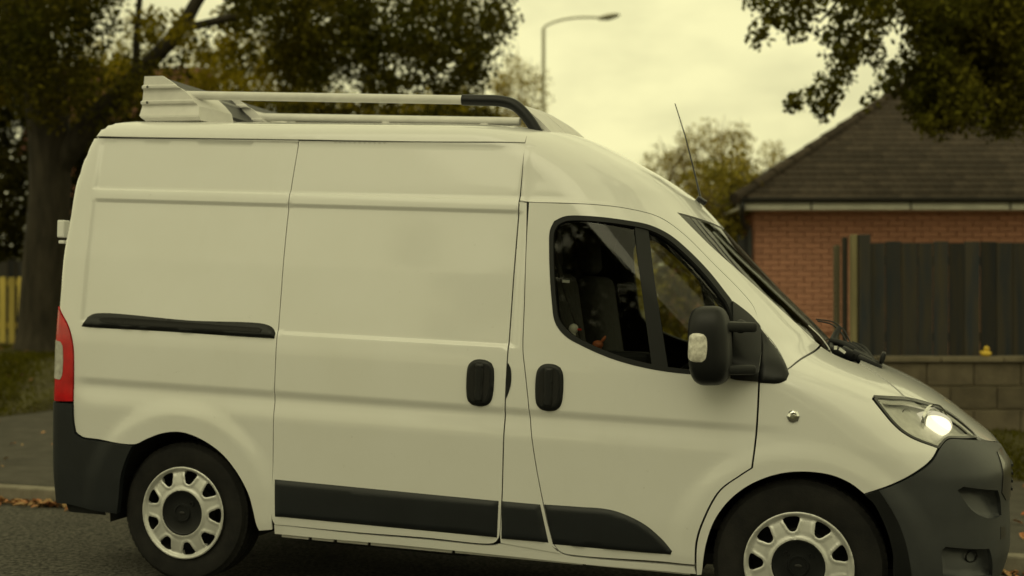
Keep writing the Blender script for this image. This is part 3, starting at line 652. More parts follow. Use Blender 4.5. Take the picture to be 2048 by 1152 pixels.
# wheel arches and underside
for cx, cz in ((0.0, .35), (2.987, .36)):
    for sgn in (-1, 1):
        V, F_ = [], []; nn = 20
        for i in range(nn+1):
            t = math.pi*(1.12*i/nn-.06); x, z = cx-.43*math.cos(t), cz+.425*math.sin(t)
            V += [(x, sgn*.975, z), (x, sgn*.55, z)]
        for i in range(nn): F_.append((2*i, 2*i+1, 2*i+3, 2*i+2))
        b = len(V); V.append((cx, sgn*.55, cz)); F_ += [(2*i+1, b, 2*i+3) for i in range(nn)]
        mesh('wheel_arch', V, F_, M['dark'], VAN)
box('underbody', (1.6, 0, .34), (3.9, 1.75, .05), M['dark'], VAN)
box('fuel_tank', (1.0, -.55, .27), (.9, .5, .10), M['dark'], VAN, bev=.03)
tube('exhaust_pipe', [(.7, -.62, .26), (1.2, -.66, .25), (1.5, -.6, .27), (2.2, -.4, .27)], .03, M['steel'], VAN)
for s0, w in ((.53, .155), (.692, .125), (.825, .17), (1.0, .42), (1.425, .62), (2.05, .48)):
    box('sill_flange', (s0+w/2, -.955, .279+.004*s0), (w-.012, .01, .016), M['paint_rack'], VAN)

# ---- wheels
R = .35
tp = [(.222, .0), (.232, .012), (.250, .008), (.300, .0), (.325, .006), (.338, .022), (.3455, .030), (.346, .055), (.339, .057), (.339, .066), (.3475, .068), (.348, .100), (.340, .102), (.340, .112), (.348, .114), (.348, .150), (.340, .152), (.340, .162), (.346, .165), (.3455, .186), (.33, .205), (.29, .212), (.23, .2), (.222, .2)]
def wheel(cx, cz, face, bolts, phase):
    w = bpy.data.objects.new('wheel', None); link(w, VAN); w.location = (cx, face, cz); k = cz/.35
    ty = lathe('tyre', [(r*k if r > .30 else r, y) for r, y in tp], M['tyre'], w, 96, 30)
    # shoulder lugs cut across the tread edge
    V, F_ = [], []
    for i in range(64):
        a = 2*math.pi*i/64; ca, sa = math.cos(a), math.sin(a); t = .011
        for (r, y) in ((.331*k, .017), (.3475*k, .029), (.3475*k, .053), (.331*k, .053)):
            for s_ in (-1, 1): V.append((r*ca-s_*t*sa, y, r*sa+s_*t*ca))
        b = 8*i
        F_ += [(b, b+2, b+3, b+1), (b+2, b+4, b+5, b+3), (b, b+6, b+4, b+2), (b+1, b+3, b+5, b+7), (b+4, b+6, b+7, b+5)]
    mesh('tread_lug', V, F_, M['tyre'], w)['kind'] = 'stuff'
    # silver cover: dished ring with ten openings
    def ring(r, n=96): return np.array([(r*math.cos(2*math.pi*i/n), r*math.sin(2*math.pi*i/n)) for i in range(n)])
    def hole(a):
        o_ = []
        for r, d in ((.147, .0), (.149, .065), (.157, .110), (.176, .148), (.197, .180), (.205, .168), (.209, .11), (.210, .0)):
            o_.append((r, d))
        pts = [(r, -d) for r, d in o_]+[(r, d) for r, d in o_[::-1][1:-1]]
        return smooth_loop([(r*math.cos(a+d), r*math.sin(a+d)) for r, d in pts], .008, 60)
    HS = [hole(2*math.pi*i/9+phase) for i in range(9)]
    co, F_ = tri(ring(.2300), HS+[ring(.1125, 64)[::-1]], .0075)
    F_ = F_[:, ::-1]
    def prof(r): return np.interp(r, [.108, .114, .120, .131, .150, .185, .205, .2125, .219, .226, .230], [-.004, -.012, -.010, -.003, -.002, .004, .010, .006, -.006, -.010, -.004])
    r = np.linalg.norm(co, axis=1); hd = np.full(len(co), 9.)
    for h in HS: hd = np.minimum(hd, np.linalg.norm(co[:, None]-h[None], axis=2).min(1))
    y = prof(r)-np.where(r < .20, .006*np.exp(-(hd-.007)**2/.005**2), 0)
    P = np.stack([co[:, 0], y, co[:, 1]], 1)
    me = bpy.data.meshes.new('t'); me.from_pydata([tuple(p) for p in P], [], [tuple(map(int, f)) for f in F_]); me.update(); N = np.array([tuple(q.normal) for q in me.vertices]); bpy.data.meshes.remove(me)
    if N[:, 1].mean() > 0: F_ = F_[:, ::-1]; N = -N
    build('wheel_cover', P, N, F_, .022, M['wheel'], w, None)
    lathe('hub_cap', [(.1120, .002), (.1115, -.006), (.106, -.0065), (.100, -.003), (.046, -.005), (.043, -.011), (.038, -.011), (.036, -.007), (.0, -.006)], M['plastic'], w, 64)
    for a in bolts: lathe('bolt_dimple', [(.013, -.003), (.012, -.0075), (.009, -.0075), (.007, -.003), (0, -.003)], M['plastic'], w, 20).location = (.07*math.cos(a), -.001, .07*math.sin(a))
    ellipsoid('hub_emblem', (0, -.008, 0), (.016, .002, .008), M['steel'], w, 8)
    lathe('brake_disc', [(.0, .05), (.15, .05), (.15, .07), (0.0, .07)], M['steel'], w, 40)
    lathe('steel_rim', [(.231, .004), (.222, .03), (.212, .06), (.21, .19), (.222, .2), (.205, .19), (.205, .10), (.06, .095), (0, .095)], M['dark'], w, 48)
    return w
wr = wheel(-.004, .35, -.975, [.75], 1.396)
wf = wheel(2.987, .368, -.985, [.75, 2.4], 1.752)
for q, cx in ((wr, -.004), (wf, 2.987)):
    c2 = copy_tree(q, VAN); c2.location = (cx, .98, q.location.z-.09); c2.rotation_euler = (0, 0, math.pi)

# ---- roof rails and the corrugated end plates
def rail(y, x0, x1, z0, z1, bend=True):
    tube('roof_rail', [(x0, y, z0), (x1, y, z1)], .0225, M['paint_rack'], VAN, 16)
    if bend:
        pts = spline([(x1-.06, y, z1+.002), (1.40, y, z1-.002), (1.493, y, 2.424), (1.556, y, 2.408), (1.602, y, 2.375), (1.647, y, 2.325), (1.690, y, 2.262)], 6)
        tube('rail_end', pts, .0275, M['plastic'], VAN, 16)
for y in (-.66, .66): rail(y, -.24, 1.36, 2.486, 2.431)
rail(0, -.50, 1.40, 2.476, 2.419, False)
for y in (0, .66):
    for x in (.62, 1.2):
        zt = 2.484-.034*(x+.2); box('rail_foot', (x, y, zt-.075), (.05, .035, .11), M['paint_rack'], VAN, bev=.008)
def fin(y, sh=0.0):
    prof = [(2.345, .0), (2.362, -.012), (2.372, -.012), (2.418, .004), (2.430, .006), (2.436, -.010), (2.447, -.012), (2.455, .004), (2.498, .006), (2.512, .004), (2.518, -.012), (2.529, -.012), (2.537, .003), (2.583, .004)]
    def xr(z): return float(np.interp(z, [2.345, 2.416, 2.453, 2.496, 2.545, 2.583], [-.122, -.138, -.172, -.222, -.30, -.364]))
    V, F_ = [], []; m_ = len(prof)
    def xl(z): return float(np.interp(z, [2.345, 2.37, 2.583], [-.455, -.486, -.472]))
    for z, d in prof:
        for t in (0, .25, .5, .75, 1): V.append((xl(z)+(xr(z)-xl(z))*t+sh, y+d-.01, z))
    for i in range(m_-1):
        for j in range(4): a = i*5+j; F_.append((a, a+1, a+6, a+5))
    n0 = len(V); V += [(p[0], p[1]+.018, p[2]) for p in V]; F_ += [tuple(x+n0 for x in f[::-1]) for f in F_]
    rimv = [i*5 for i in range(m_)]+[(m_-1)*5+j for j in range(1, 5)]+[i*5+4 for i in range(m_-2, -1, -1)]+[3, 2, 1]
    for a, b in zip(rimv, rimv[1:]+rimv[:1]): F_.append((b, a, a+n0, b+n0))
    o = mesh('rack_end_plate', V, F_, M['paint_rack'], VAN)
    # folded front flange running back to the rail
    Z = [2.345, 2.42, 2.46, 2.50]; A = [(xr(z)+sh, y-.004, z) for z in Z]; B = [(xr(z)+.10+sh, y+.16, z-.02) for z in Z]
    mesh('end_plate_flange', A+B, [(i, i+1, 5+i, 4+i) for i in range(3)], M['paint_rack'], VAN)
    for z in (2.523, 2.441): box('fixing_bolt', (-.44+sh, y-.022, z), (.008, .012, .012), M['gloss_black'], VAN)
fin(-.70); fin(-.02, .03); fin(.64)
V, F_ = [], []                      # transverse ladder roller tray between the end plates
tube('ladder_roller', [(-.30, -.66, 2.50), (-.30, .62, 2.50)], .028, M['gloss_black'], VAN, 14)
mesh('cross_board', [(-.36, -.68, 2.575), (-.36, .62, 2.575), (-.17, .62, 2.42), (-.17, -.68, 2.42), (-.372, -.68, 2.563), (-.372, .62, 2.563), (-.182, .62, 2.405), (-.182, -.68, 2.405)],
     [(0, 1, 2, 3), (7, 6, 5, 4), (0, 4, 5, 1), (1, 5, 6, 2), (2, 6, 7, 3), (3, 7, 4, 0)], M['plastic'], VAN)
mesh('base_board', [(-.47, -.68, 2.352), (-.02, -.62, 2.352), (.02, .6, 2.36), (-.47, .62, 2.36), (-.47, -.68, 2.34), (-.02, -.62, 2.34), (.02, .6, 2.345), (-.47, .62, 2.345)],
     [(0, 1, 2, 3), (7, 6, 5, 4), (0, 4, 5, 1), (1, 5, 6, 2), (2, 6, 7, 3), (3, 7, 4, 0)], M['paint_rack'], VAN)
# wind deflector between the front bends
pc = [(1.40, 2.432), (1.50, 2.428), (1.57, 2.408), (1.63, 2.372), (1.69, 2.322), (1.745, 2.27)]
for y0, y1 in ((-.62, -.36), (-.35, -.06), (-.05, .28), (.29, .62)):
    V, F_ = [], []
    for y in (y0, (y0+y1)/2, y1):
        lift = .03*(1-(y/.66)**2)
        for x, z in pc: V.append((x+.03*(1-(y/.66)**2), y, z+lift))
    k = len(pc)
    for i in range(2):
        for j in range(k-1): a = i*k+j; F_.append((a, a+1, a+k+1, a+k))
    n0 = len(V); V += [(p[0]-.012, p[1], p[2]-.014) for p in V]; F_ += [tuple(x+n0 for x in f[::-1]) for f in F_]
    rimv = list(range(k))+[k+k-1]+[2*k+j for j in range(k-1, -1, -1)]+[k]
    for a, b in zip(rimv, rimv[1:]+rimv[:1]): F_.append((b, a, a+n0, b+n0))
    mesh('wind_deflector', V, F_, M['paint_rack'], VAN)

# ---- mirror
mh = ellipsoid('door_mirror', (2.602, -1.125, 1.296), (.090, .105, .168), M['plastic'], VAN, 24, 3.4, Matrix.Rotation(math.radians(-4), 3, 'Y'))
for q in mh.data.vertices:      # flat mirror face at the back, nose rounded forward, waist groove
    if q.co.x < 2.525: q.co.x = 2.525-(2.525-q.co.x)*.7
V, F_ = [], []
ind = panel  # (indicator is a pillowed lens set in the outer face)
LP = np.array([(.0, -.062), (.012, -.066), (.028, -.064), (.036, -.05), (.037, .045), (.030, .060), (.018, .064), (.004, .062), (-.006, .05), (-.006, -.05)])
LPs = smooth_loop(LP, .006); co, F_ = tri(LPs, [], .008)
d = np.linalg.norm(co[:, None]-LPs[None], axis=2).min(1)
q = np.stack([2.536+co[:, 0]*1.75, 1.290+co[:, 1]*.93], 1); e = np.clip(1-np.abs((q[:, 0]-2.602)/.090)**3.4-np.abs((q[:, 1]-1.296)/.168)**3.4, .05, 1)**(1/3.4)
P = np.stack([q[:, 0], -1.125-.105*e-.003-.006*np.sqrt(np.clip(d/.012, 0, 1)), q[:, 1]], 1)
F_ = F_ if True else F_
me = bpy.data.meshes.new('t'); me.from_pydata([tuple(p) for p in P], [], [tuple(map(int, f)) for f in F_]); me.update(); N = np.array([tuple(q.normal) for q in me.vertices]); bpy.data.meshes.remove(me)
if N[:, 1].mean() > 0: F_ = F_[:, ::-1]; N = -N
build('indicator_lens', P, N, F_, .05, M['indicator'], mh, None)
for z, dz in ((1.378, .0), (1.198, .0)):
    bm = bmesh.new(); boxbm(bm, (2.665, -1.04, z), (.165, .22, .042), Matrix.Rotation(math.radians(38), 3, 'Z'), .012, 3)
    bmesh.ops.create_uvsphere(bm, u_segments=16, v_segments=10, radius=.030, matrix=Matrix.Translation((2.715, -.99, z)))
    from_bm('mirror_arm', bm, M['plastic'], VAN, True, 50)

# ---- aerial, rear door parts
ab = box('aerial', (2.395, -.02, 1.995), (.055, .035, .03), M['gloss_black'], VAN, Matrix.Rotation(math.radians(33), 3, 'Y'), .008)
tube('aerial_mast', [(2.392, -.02, 2.0), (2.345, -.01, 2.17), (2.295, 0, 2.34), (2.239, 0, 2.502)], [.006, .004, .003, .0025], M['gloss_black'], ab, 8)
box('door_hinge', (-.858, -.83, 1.762), (.045, .05, .092), M['paint'], VAN, bev=.006)
box('door_hinge', (-.856, -.83, 1.693), (.035, .04, .018), M['paint'], VAN, bev=.004)
tube('rear_step_bar', [(-1.02, -.55, .765), (-.80, -.55, .765)], .028, M['plastic'], VAN, 14)
tube('rear_step_bar', [(-1.12, -.50, .742), (-.80, -.50, .742)], .030, M['plastic'], VAN, 14)

# ---- scuttle clutter: wiper spindles, hoses, cables
def rt(y, L_): return [(a, y, b) for a, b in L_]
tube('scuttle_cable', spline([(2.985, .16, 1.392), (3.049, .15, 1.38), (3.094, .13, 1.35), (3.13, .1, 1.30), (3.149, .08, 1.245)], 6), .004, M['trim'], VAN, 8)
tube('scuttle_cable', spline([(2.975, .20, 1.40), (3.06, .2, 1.389), (3.115, .18, 1.35), (3.15, .16, 1.29), (3.165, .14, 1.25)], 6), .0035, M['trim'], VAN, 8)
tube('scuttle_cable', spline([(2.97, -.42, 1.38), (3.02, -.42, 1.335), (3.06, -.41, 1.285), (3.08, -.40, 1.245)], 6), .003, M['label'], VAN, 8)
tube('wiper_spindle', [(3.10, .02, 1.365), (3.082, 0, 1.33), (3.062, -.06, 1.275), (3.06, -.22, 1.265)], [.012, .016, .020, .014], M['plastic'], VAN, 10)
tube('drain_hose', spline([(3.06, -.05, 1.30), (3.12, -.08, 1.285), (3.19, -.12, 1.25), (3.23, -.2, 1.20)], 6), .017, M['rubber'], VAN, 10)
tube('drain_hose', spline([(3.10, .05, 1.29), (3.17, .05, 1.275), (3.23, .0, 1.235), (3.25, -.1, 1.19)], 6), .013, M['plastic'], VAN, 10)
tube('drain_hose', spline([(3.16, .12, 1.285), (3.22, .1, 1.262), (3.26, .0, 1.215), (3.28, -.1, 1.18)], 6), .012, M['rubber'], VAN, 10)
for c_, s_, r_ in (((3.09, -.20, 1.258), (.09, .16, .04), .2), ((3.15, -.15, 1.243), (.08, .14, .05), .5), ((3.21, -.12, 1.225), (.10, .2, .05), .45), ((3.25, -.16, 1.208), (.12, .26, .035), .42)):
    box('scuttle_piece', c_, s_, M['plastic'], VAN, Matrix.Rotation(r_, 3, 'Y'), .01, 2, True)
box('scuttle_bracket', (3.310, -.16, 1.232), (.022, .16, .055), M['plastic'], VAN, Matrix.Rotation(.25, 3, 'Y'), .008, 2, True)
box('scuttle_clip', (3.125, -.36, 1.265), (.035, .02, .012), M['label'], VAN, Matrix.Rotation(.6, 3, 'Y'))
box('scuttle_clip', (3.095, -.38, 1.278), (.014, .02, .016), M['label'], VAN)

# ---- cabin
box('bulkhead', (1.60, 0, 1.22), (.03, 1.64, 1.7), M['cabin'], VAN)
box('cab_floor', (2.4, 0, .50), (1.6, 1.8, .04), M['dark'], VAN)
box('dashboard', (2.84, 0, 1.10), (.42, 1.50, .26), M['seat'], VAN, bev=.06, smooth=True)
for y in (-.48, .42):
    st = bpy.data.objects.new('seat', None); link(st, VAN); st.location = (1.98, y, .78)
    box('seat_cushion', (.08, 0, .06), (.52, .50, .18), M['seat'], st, None, .06, 3, True)
    box('seat_backrest', (-.19, 0, .46), (.16, .50, .72), M['seat'], st, Matrix.Rotation(math.radians(-10), 3, 'Y'), .06, 3, True)
    box('headrest', (-.275, 0, .94), (.10, .27, .22), M['seat'], st, Matrix.Rotation(math.radians(-6), 3, 'Y'), .04, 3, True)
bm = bmesh.new()
n1, n2 = 32, 8; rw, rt_ = .20, .014
vs2 = []
for i in range(n1):
    a = 2*math.pi*i/n1
    vs2.append([bm.verts.new(((rw+rt_*math.cos(b))*math.cos(a), (rw+rt_*math.cos(b))*math.sin(a), rt_*math.sin(b))) for b in [2*math.pi*j/n2 for j in range(n2)]])
for i in range(n1):
    for j in range(n2): bm.faces.new((vs2[i][j], vs2[(i+1) % n1][j], vs2[(i+1) % n1][(j+1) % n2], vs2[i][(j+1) % n2]))
for k in range(3):
    boxbm(bm, (.1*math.cos(k*2.1+1.57), .1*math.sin(k*2.1+1.57), -.01), (.2, .03, .015), Matrix.Rotation(k*2.1+1.57, 3, 'Z'))
sw = from_bm('steering_wheel', bm, M['gloss_black'], VAN, True, 50); sw.location = (2.50, -.48, 1.22); sw.rotation_euler = (0, math.radians(-38), 0)
box('seat_belt_label', (1.882, -.79, 1.555), (.034, .004, .014), M['label'], VAN, Matrix.Rotation(.05, 3, 'Y'))
tube('seat_belt', [(1.80, -.80, 1.80), (1.86, -.78, 1.56), (1.93, -.66, 1.30), (1.95, -.55, 1.0)], .012, M['seat'], VAN, 8)
box('door_ledge', (2.06, -.80, 1.19), (.46, .13, .10), M['cabin'], VAN, bev=.02)

# ---- toys on the ledge behind the driver's window
td = empty('toy_duck', matrix=FRAME @ Matrix.Translation((1.905, -.80, 1.24)), label='white toy duck with a red beak behind the driver door window', cat='toy')
ellipsoid('body', (0, 0, .035), (.048, .03, .036), M['duck_white'], td, 12)
ellipsoid('head', (.022, 0, .095), (.023, .02, .024), M['duck_white'], td, 12)
ellipsoid('neck', (.017, 0, .068), (.017, .016, .024), M['duck_white'], td, 10)
ellipsoid('tail', (-.05, 0, .058), (.014, .012, .016), M['duck_white'], td, 8)
ellipsoid('beak', (.049, 0, .092), (.014, .010, .006), M['beak'], td, 8)
tb = empty('toy_bird', matrix=FRAME @ Matrix.Translation((2.045, -.80, 1.24)), label='small orange brown toy bird with raised tail right of the white toy duck', cat='toy')
ellipsoid('body', (0, 0, .026), (.026, .018, .020), M['toy_orange'], tb, 10)
ellipsoid('tail', (.026, 0, .052), (.020, .006, .008), M['toy_orange'], tb, 8, None, Matrix.Rotation(math.radians(-55), 3, 'Y'))
ellipsoid('foot', (.004, 0, .006), (.016, .012, .007), M['toy_orange'], tb, 8)

# ------------------------------------------------------------------ bungalow on the right
HY = 16.0
house = empty('bungalow', (3.23, HY, .2), 'red brick bungalow with brown tiled hip roof behind the dark fence', 'house')
def P_(o, *p): return tuple(np.array(p)-np.array(o.location))
def hbox(name, lo, hi, m, parent, org, bev=0):
    c = [(a+b)/2-o for a, b, o in zip(lo, hi, org)]; return box(name, c, [b-a for a, b in zip(lo, hi)], m, parent, bev=bev)
ho = tuple(house.location)
wall = hbox('wall', (3.24, HY+.06, -.6), (11, HY+9, 2.62), M['mortar'], house, ho)
bme = {}
def brick(L_):
    if L_ not in bme:
        bm = bmesh.new(); boxbm(bm, (0, 0, 0), (L_, .07, .065), None, .004, 1); me = bpy.data.meshes.new('brick'); bm.to_mesh(me); bm.free(); me.materials.append(M['brick']); bme[L_] = me
    return bme[L_]
for r in range(22):
    z = 2.585-.075*r; x = 3.23+(0 if r % 2 else 0)
    off = [.215, .1025][r % 2]; first = True
    xmax = 6.9 if z > 1.95 else 4.75
    while x < xmax:
        L_ = off if first else .215; first = False
        o = bpy.data.objects.new('brick', brick(L_)); link(o, wall)
        o.location = (x+L_/2-ho[0], HY+.04-ho[1]+random.uniform(-.004, .004), z-ho[2]); x += L_+.010
for o in [c for c in wall.children]: pass
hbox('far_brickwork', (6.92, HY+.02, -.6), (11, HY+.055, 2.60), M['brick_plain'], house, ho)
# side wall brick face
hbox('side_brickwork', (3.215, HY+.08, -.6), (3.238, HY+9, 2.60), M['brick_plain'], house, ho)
# eaves
EX, EY, EZ = 2.93, HY-.38, 2.70
hbox('fascia_board', (EX+.02, EY+.06, 2.595), (11, EY+.085, 2.685), M['fascia'], house, ho)
hbox('soffit', (EX+.02, EY+.09, 2.598), (11, HY+.03, 2.615), M['fascia'], house, ho)
hbox('soffit', (EX+.02, HY+.03, 2.598), (3.21, HY+9, 2.615), M['fascia'], house, ho)
for x in (3.9, 5.2, 6.5): hbox('fascia_joint', (x, EY+.052, 2.595), (x+.02, EY+.059, 2.685), M['gutter'], house, ho)
V, F_ = [], []
for x in (EX-.05, 11):
    for t in np.linspace(0, math.pi, 9): V.append((x-ho[0], EY+.0+.055*math.cos(t)-ho[1], 2.735-.06*math.sin(t)-ho[2]))
F_ = [(i, i+1, i+10, i+9) for i in range(8)]+[tuple(range(9))]
gt = mesh('gutter', V, F_, M['gutter'], house)
sl = Matrix.Identity(4)
tube('downpipe', [P_(house, *p) for p in spline([(3.0, EY, 2.68), (3.0, EY, 2.60), (3.02, EY+.12, 2.47), (3.10, HY-.12, 2.36), (3.16, HY-.06, 2.2), (3.165, HY-.05, .3)], 5)], .034, M['gutter'], house, 10)
hbox('meter_box', (3.02, HY+.05, 1.95), (3.20, HY+.30, 2.28), M['gutter'], house, ho, .01)
# hip roof
tan = math.tan(math.radians(32)); RH = 4.4
zt = RH*tan
roof_v = [(EX, EY, EZ), (11, EY, EZ), (11, EY+RH, EZ+zt), (EX+RH, EY+RH, EZ+zt), (EX, EY+9.4, EZ), (11, EY+9.4, EZ)]
roof = mesh('roof', [P_(house, *p) for p in roof_v], [(0, 1, 2, 3), (4, 0, 3), (5, 4, 3, 2), (0, 4, 5, 1)], M['tile_plain'], house)
tme = None; spots = []
G1, TW = .185, .20; sp_ = math.radians(32)
for r in range(26):
    d = r*G1
    py_, pz_ = EY+d*math.cos(sp_), EZ+d*math.sin(sp_)
    x = EX+d*math.cos(sp_)+.02+random.uniform(0, TW)*.6
    while x/py_ < 1060/2400:
        spots.append((r, x, py_, pz_)); x += TW
spots.sort(key=lambda q: (q[0] > 13, abs(q[0]-5)))
bm = bmesh.new(); boxbm(bm, (0, 0, 0), (TW-.003, .27, .020), None, .004, 1); tme = bpy.data.meshes.new('roof_tile'); bm.to_mesh(tme); bm.free(); tme.materials.append(M['tile'])
bmr = bmesh.new()
for i, (r, x, py_, pz_) in enumerate(spots):
    lo_ = P_(house, x+TW/2, py_+.10*math.cos(sp_), pz_+.10*math.sin(sp_)+.028); rx, ry = sp_-math.radians(4.5)+random.uniform(-.012, .012), random.uniform(-.008, .008)
    if i < 300:
        o = bpy.data.objects.new('roof_tile', tme); link(o, roof); o.location = lo_; o.rotation_euler = (rx, ry, 0)
    else: boxbm(bmr, lo_, (TW-.003, .27, .020), Matrix.Rotation(rx, 3, 'X'))
if len(spots) > 300: from_bm('upper_roof_tiles', bmr, M['tile'], roof)['kind'] = 'stuff'
hp = [np.array([EX+t*RH, EY+t*RH, EZ+t*zt+.05]) for t in np.linspace(-.01, 1, 15)]
for a, b in zip(hp[:-1], hp[1:]):
    o = tube('hip_tile', [P_(house, *a), P_(house, *(a+(b-a)*.99+np.array([0, 0, -.01])))], [.085, .075], M['tile'], roof, 8)
    
# ------------------------------------------------------------------ block wall, fence, posts, duck
WY = 11.5
bw = empty('block_wall', (3.5, WY, .1), 'low grey concrete block wall with coping under the dark fence', 'wall')
wo = tuple(bw.location); base = .16; top = .868
hbox('wall_core', (2.4, WY+.02, -.3), (7, WY+.12, top-.06), M['mortar'] if False else M['coping'], bw, wo)
hts = [(top-.055-.215*(k+1)-.01*k, .205) for k in range(3)]
for k, (z0, h) in enumerate(hts):
    x = 2.4+(.0 if k % 2 else .225)
    while x < 6.2:
        hbox('concrete_block', (x+.003, WY-.005+random.uniform(-.003, .003), z0-.003), (x+.445, WY+.10, z0+h), M['block'], bw, wo, .006); x += .45
hbox('footing_block', (2.4, WY-.01, -.3), (7, WY+.1, hts[-1][0]-.01), M['block'], bw, wo)
x = 2.3
while x < 6.2:
    hbox('coping_stone', (x+.004, WY-.045, top-.05), (x+.596, WY+.15, top+random.uniform(-.003, .003)), M['coping'], bw, wo, .008); x += .6
fe = empty('board_fence', (3.6, WY+.25, .3), 'tall fence of dark weathered vertical boards above the block wall', 'fence')
fo = tuple(fe.location); x = 3.50
for z in (1.0, 1.75): hbox('rail', (3.48, WY+.29, z), (6.0, WY+.33, z+.09), M['gap_rail_dark'], fe, fo)
while x < 5.75:
    w = random.uniform(.150, .164); t = 1.975+random.uniform(-.012, .012); dy = random.uniform(0, .012)
    b = hbox('board', (x+.003, WY+.25+dy, .3), (x+w-.003, WY+.272+dy, t), M['board'], fe, fo, .003); x += w
# gate posts beside the fence, with a dark strip for the gap between two
for (x0, x1, yy, tpz, m, lb, nm) in ((3.20, 3.25, WY+.42, 1.955, 'post', 'thin brown timber post leftmost of the posts beside the dark fence', 'post_or_gap_strip'),
                                (3.262, 3.30, WY+.33, 2.03, 'gap_rail_dark', 'narrow dark strip filling the gap between the thin brown post and the pale post', 'post_or_gap_strip'),  # added dark strip stands in for the dark open gap between the posts
                                (3.308, 3.362, WY+.22, 2.05, 'post_light', 'pale yellowish timber post beside the round topped fence post', 'post_or_gap_strip'),
                                (3.372, 3.485, WY+.2, 2.05, 'board', 'broad dark round topped post at the left end of the fence', 'post_or_gap_strip')):
    bm = bmesh.new(); boxbm(bm, (0, 0, (tpz-.2)/2), (x1-x0, .09, tpz-.2), None, .008, 2)
    if m == 'board':
        for q in bm.verts:
            if q.co.z > tpz-.25: q.co.z += .0
    o = from_bm(nm, bm, M[m]); o.location = ((x0+x1)/2, yy, .2); tag(o, lb, 'post', 'posts at the left end of the fence')
dk = empty('rubber_duck', ((1972-1024)/2400*(WY+.03), WY+.03, top+.001), 'small yellow rubber duck sitting on top of the block wall', 'toy duck')
ellipsoid('body', (0, 0, .028), (.052, .038, .030), M['duck_yellow'], dk, 12)
ellipsoid('head', (.004, 0, .075), (.026, .025, .025), M['duck_yellow'], dk, 12)
ellipsoid('tail', (-.046, 0, .042), (.018, .014, .012), M['duck_yellow'], dk, 8)
ellipsoid('beak', (.028, 0, .072), (.013, .011, .005), M['toy_orange'], dk, 8)

# ------------------------------------------------------------------ foliage
def leaves(name, cl, m, parent, n, size, droop=0.0, stretch=1.0):
    """cl: array of clumps (x, y, z, radius); n leaves in all, spread by clump volume"""
    cl = np.array(cl, float); w = cl[:, 3]**2; w /= w.sum(); k = rng.choice(len(cl), n, p=w)
    d = rng.normal(size=(n, 3)); d /= np.linalg.norm(d, axis=1, keepdims=True)
    rad = cl[k, 3]*rng.random(n)**.45
    c = cl[k, :3]+d*rad[:, None]*np.array([1, 1, stretch])
    a = rng.normal(size=(n, 3)); a[:, 2] -= droop; a /= np.linalg.norm(a, axis=1, keepdims=True)
    b = np.cross(a, rng.normal(size=(n, 3))); b /= np.linalg.norm(b, axis=1, keepdims=True)
    nn = np.cross(a, b)
    s = size*rng.uniform(.6, 1.35, n)[:, None]
    V = np.stack([c-a*s*.5, c+b*s*.30+nn*s*.08, c+a*s*.5, c-b*s*.30+nn*s*.08], 1).reshape(-1, 3)
    me = bpy.data.meshes.new(name); me.vertices.add(4*n); me.vertices.foreach_set('co', V.ravel().astype(np.float32))
    me.loops.add(4*n); me.loops.foreach_set('vertex_index', np.arange(4*n, dtype=np.int32))
    me.polygons.add(n); me.polygons.foreach_set('loop_start', np.arange(0, 4*n, 4, dtype=np.int32)); me.polygons.foreach_set('loop_total', np.full(n, 4, np.int32))
    me.materials.append(m); me.update(calc_edges=True); me.validate()
    o = bpy.data.objects.new(name, me); link(o, parent); o['kind'] = 'stuff'
    if parent is not None: o.matrix_parent_inverse = Matrix.Translation(-Vector(parent.location))
    return o
def region(poly, n, Y0, Y1, r0, r1):
    poly = np.array(poly, float); lo, hi = poly.min(0), poly.max(0); out = []
    while len(out) < n:
        q = lo+(hi-lo)*rng.random((1, 2))
        if pip(poly, q)[0]:
            Y = rng.uniform(Y0, Y1); out.append((*at(q[0, 0], q[0, 1], Y), rng.uniform(r0, r1)))
    return out
def branches(name, paths, m, parent, n=10):
    V, F_ = [], []
    for pts, rs in paths:
        p = spline(pts, 5); rr = list(np.interp(np.linspace(0, 1, len(p)), np.linspace(0, 1, len(rs)), rs))
        a, b = tubegeo(p, rr, n); k = len(V); V += a; F_ += [tuple(x+k for x in f) for f in b]
    o = mesh(name, V, F_, m, parent, True)
    if parent is not None: o.matrix_parent_inverse = Matrix.Translation(-Vector(parent.location))
    return o
def tree(name, loc, label, cat='tree', group=None): return empty(name, loc, label, cat, group)

T1 = tree('roadside_tree', (-6.25, 16, .7), 'large dark tree with a thick rough trunk on the grass bank at left')
branches('trunk', [([(-6.25, 16, .45), (-6.27, 16, 1.0), (-6.22, 16, 2.0), (-6.16, 16, 3.0), (-6.2, 15.9, 4.2), (-6.5, 15.6, 5.6), (-6.9, 15.2, 7)], [.46, .31, .28, .265, .27, .22, .12])], M['bark'], T1, 24)
branches('limb', [([(-6.14, 16, 3.05), (-5.6, 15.9, 3.75), (-4.95, 15.8, 4.35), (-4.35, 15.7, 4.95), (-3.95, 15.6, 5.5), (-3.0, 15.4, 6.4)], [.165, .14, .115, .095, .075, .05])], M['bark'], T1, 14)
branches('limb', [([(-4.35, 15.7, 4.95), (-3.2, 15.5, 5.15), (-1.8, 15.2, 5.3), (-.6, 15, 5.2)], [.055, .045, .03, .02])], M['bark'], T1, 10)
branches('limb', [([(-4.95, 15.8, 4.35), (-4.9, 15.7, 5.0), (-4.75, 15.5, 5.9)], [.06, .045, .03])], M['bark'], T1, 8)
branches('limb', [([(-6.2, 15.9, 4.2), (-6.9, 15.5, 5.0), (-7.6, 15.2, 6.2)], [.2, .15, .08])], M['bark'], T1, 10)
cl = []
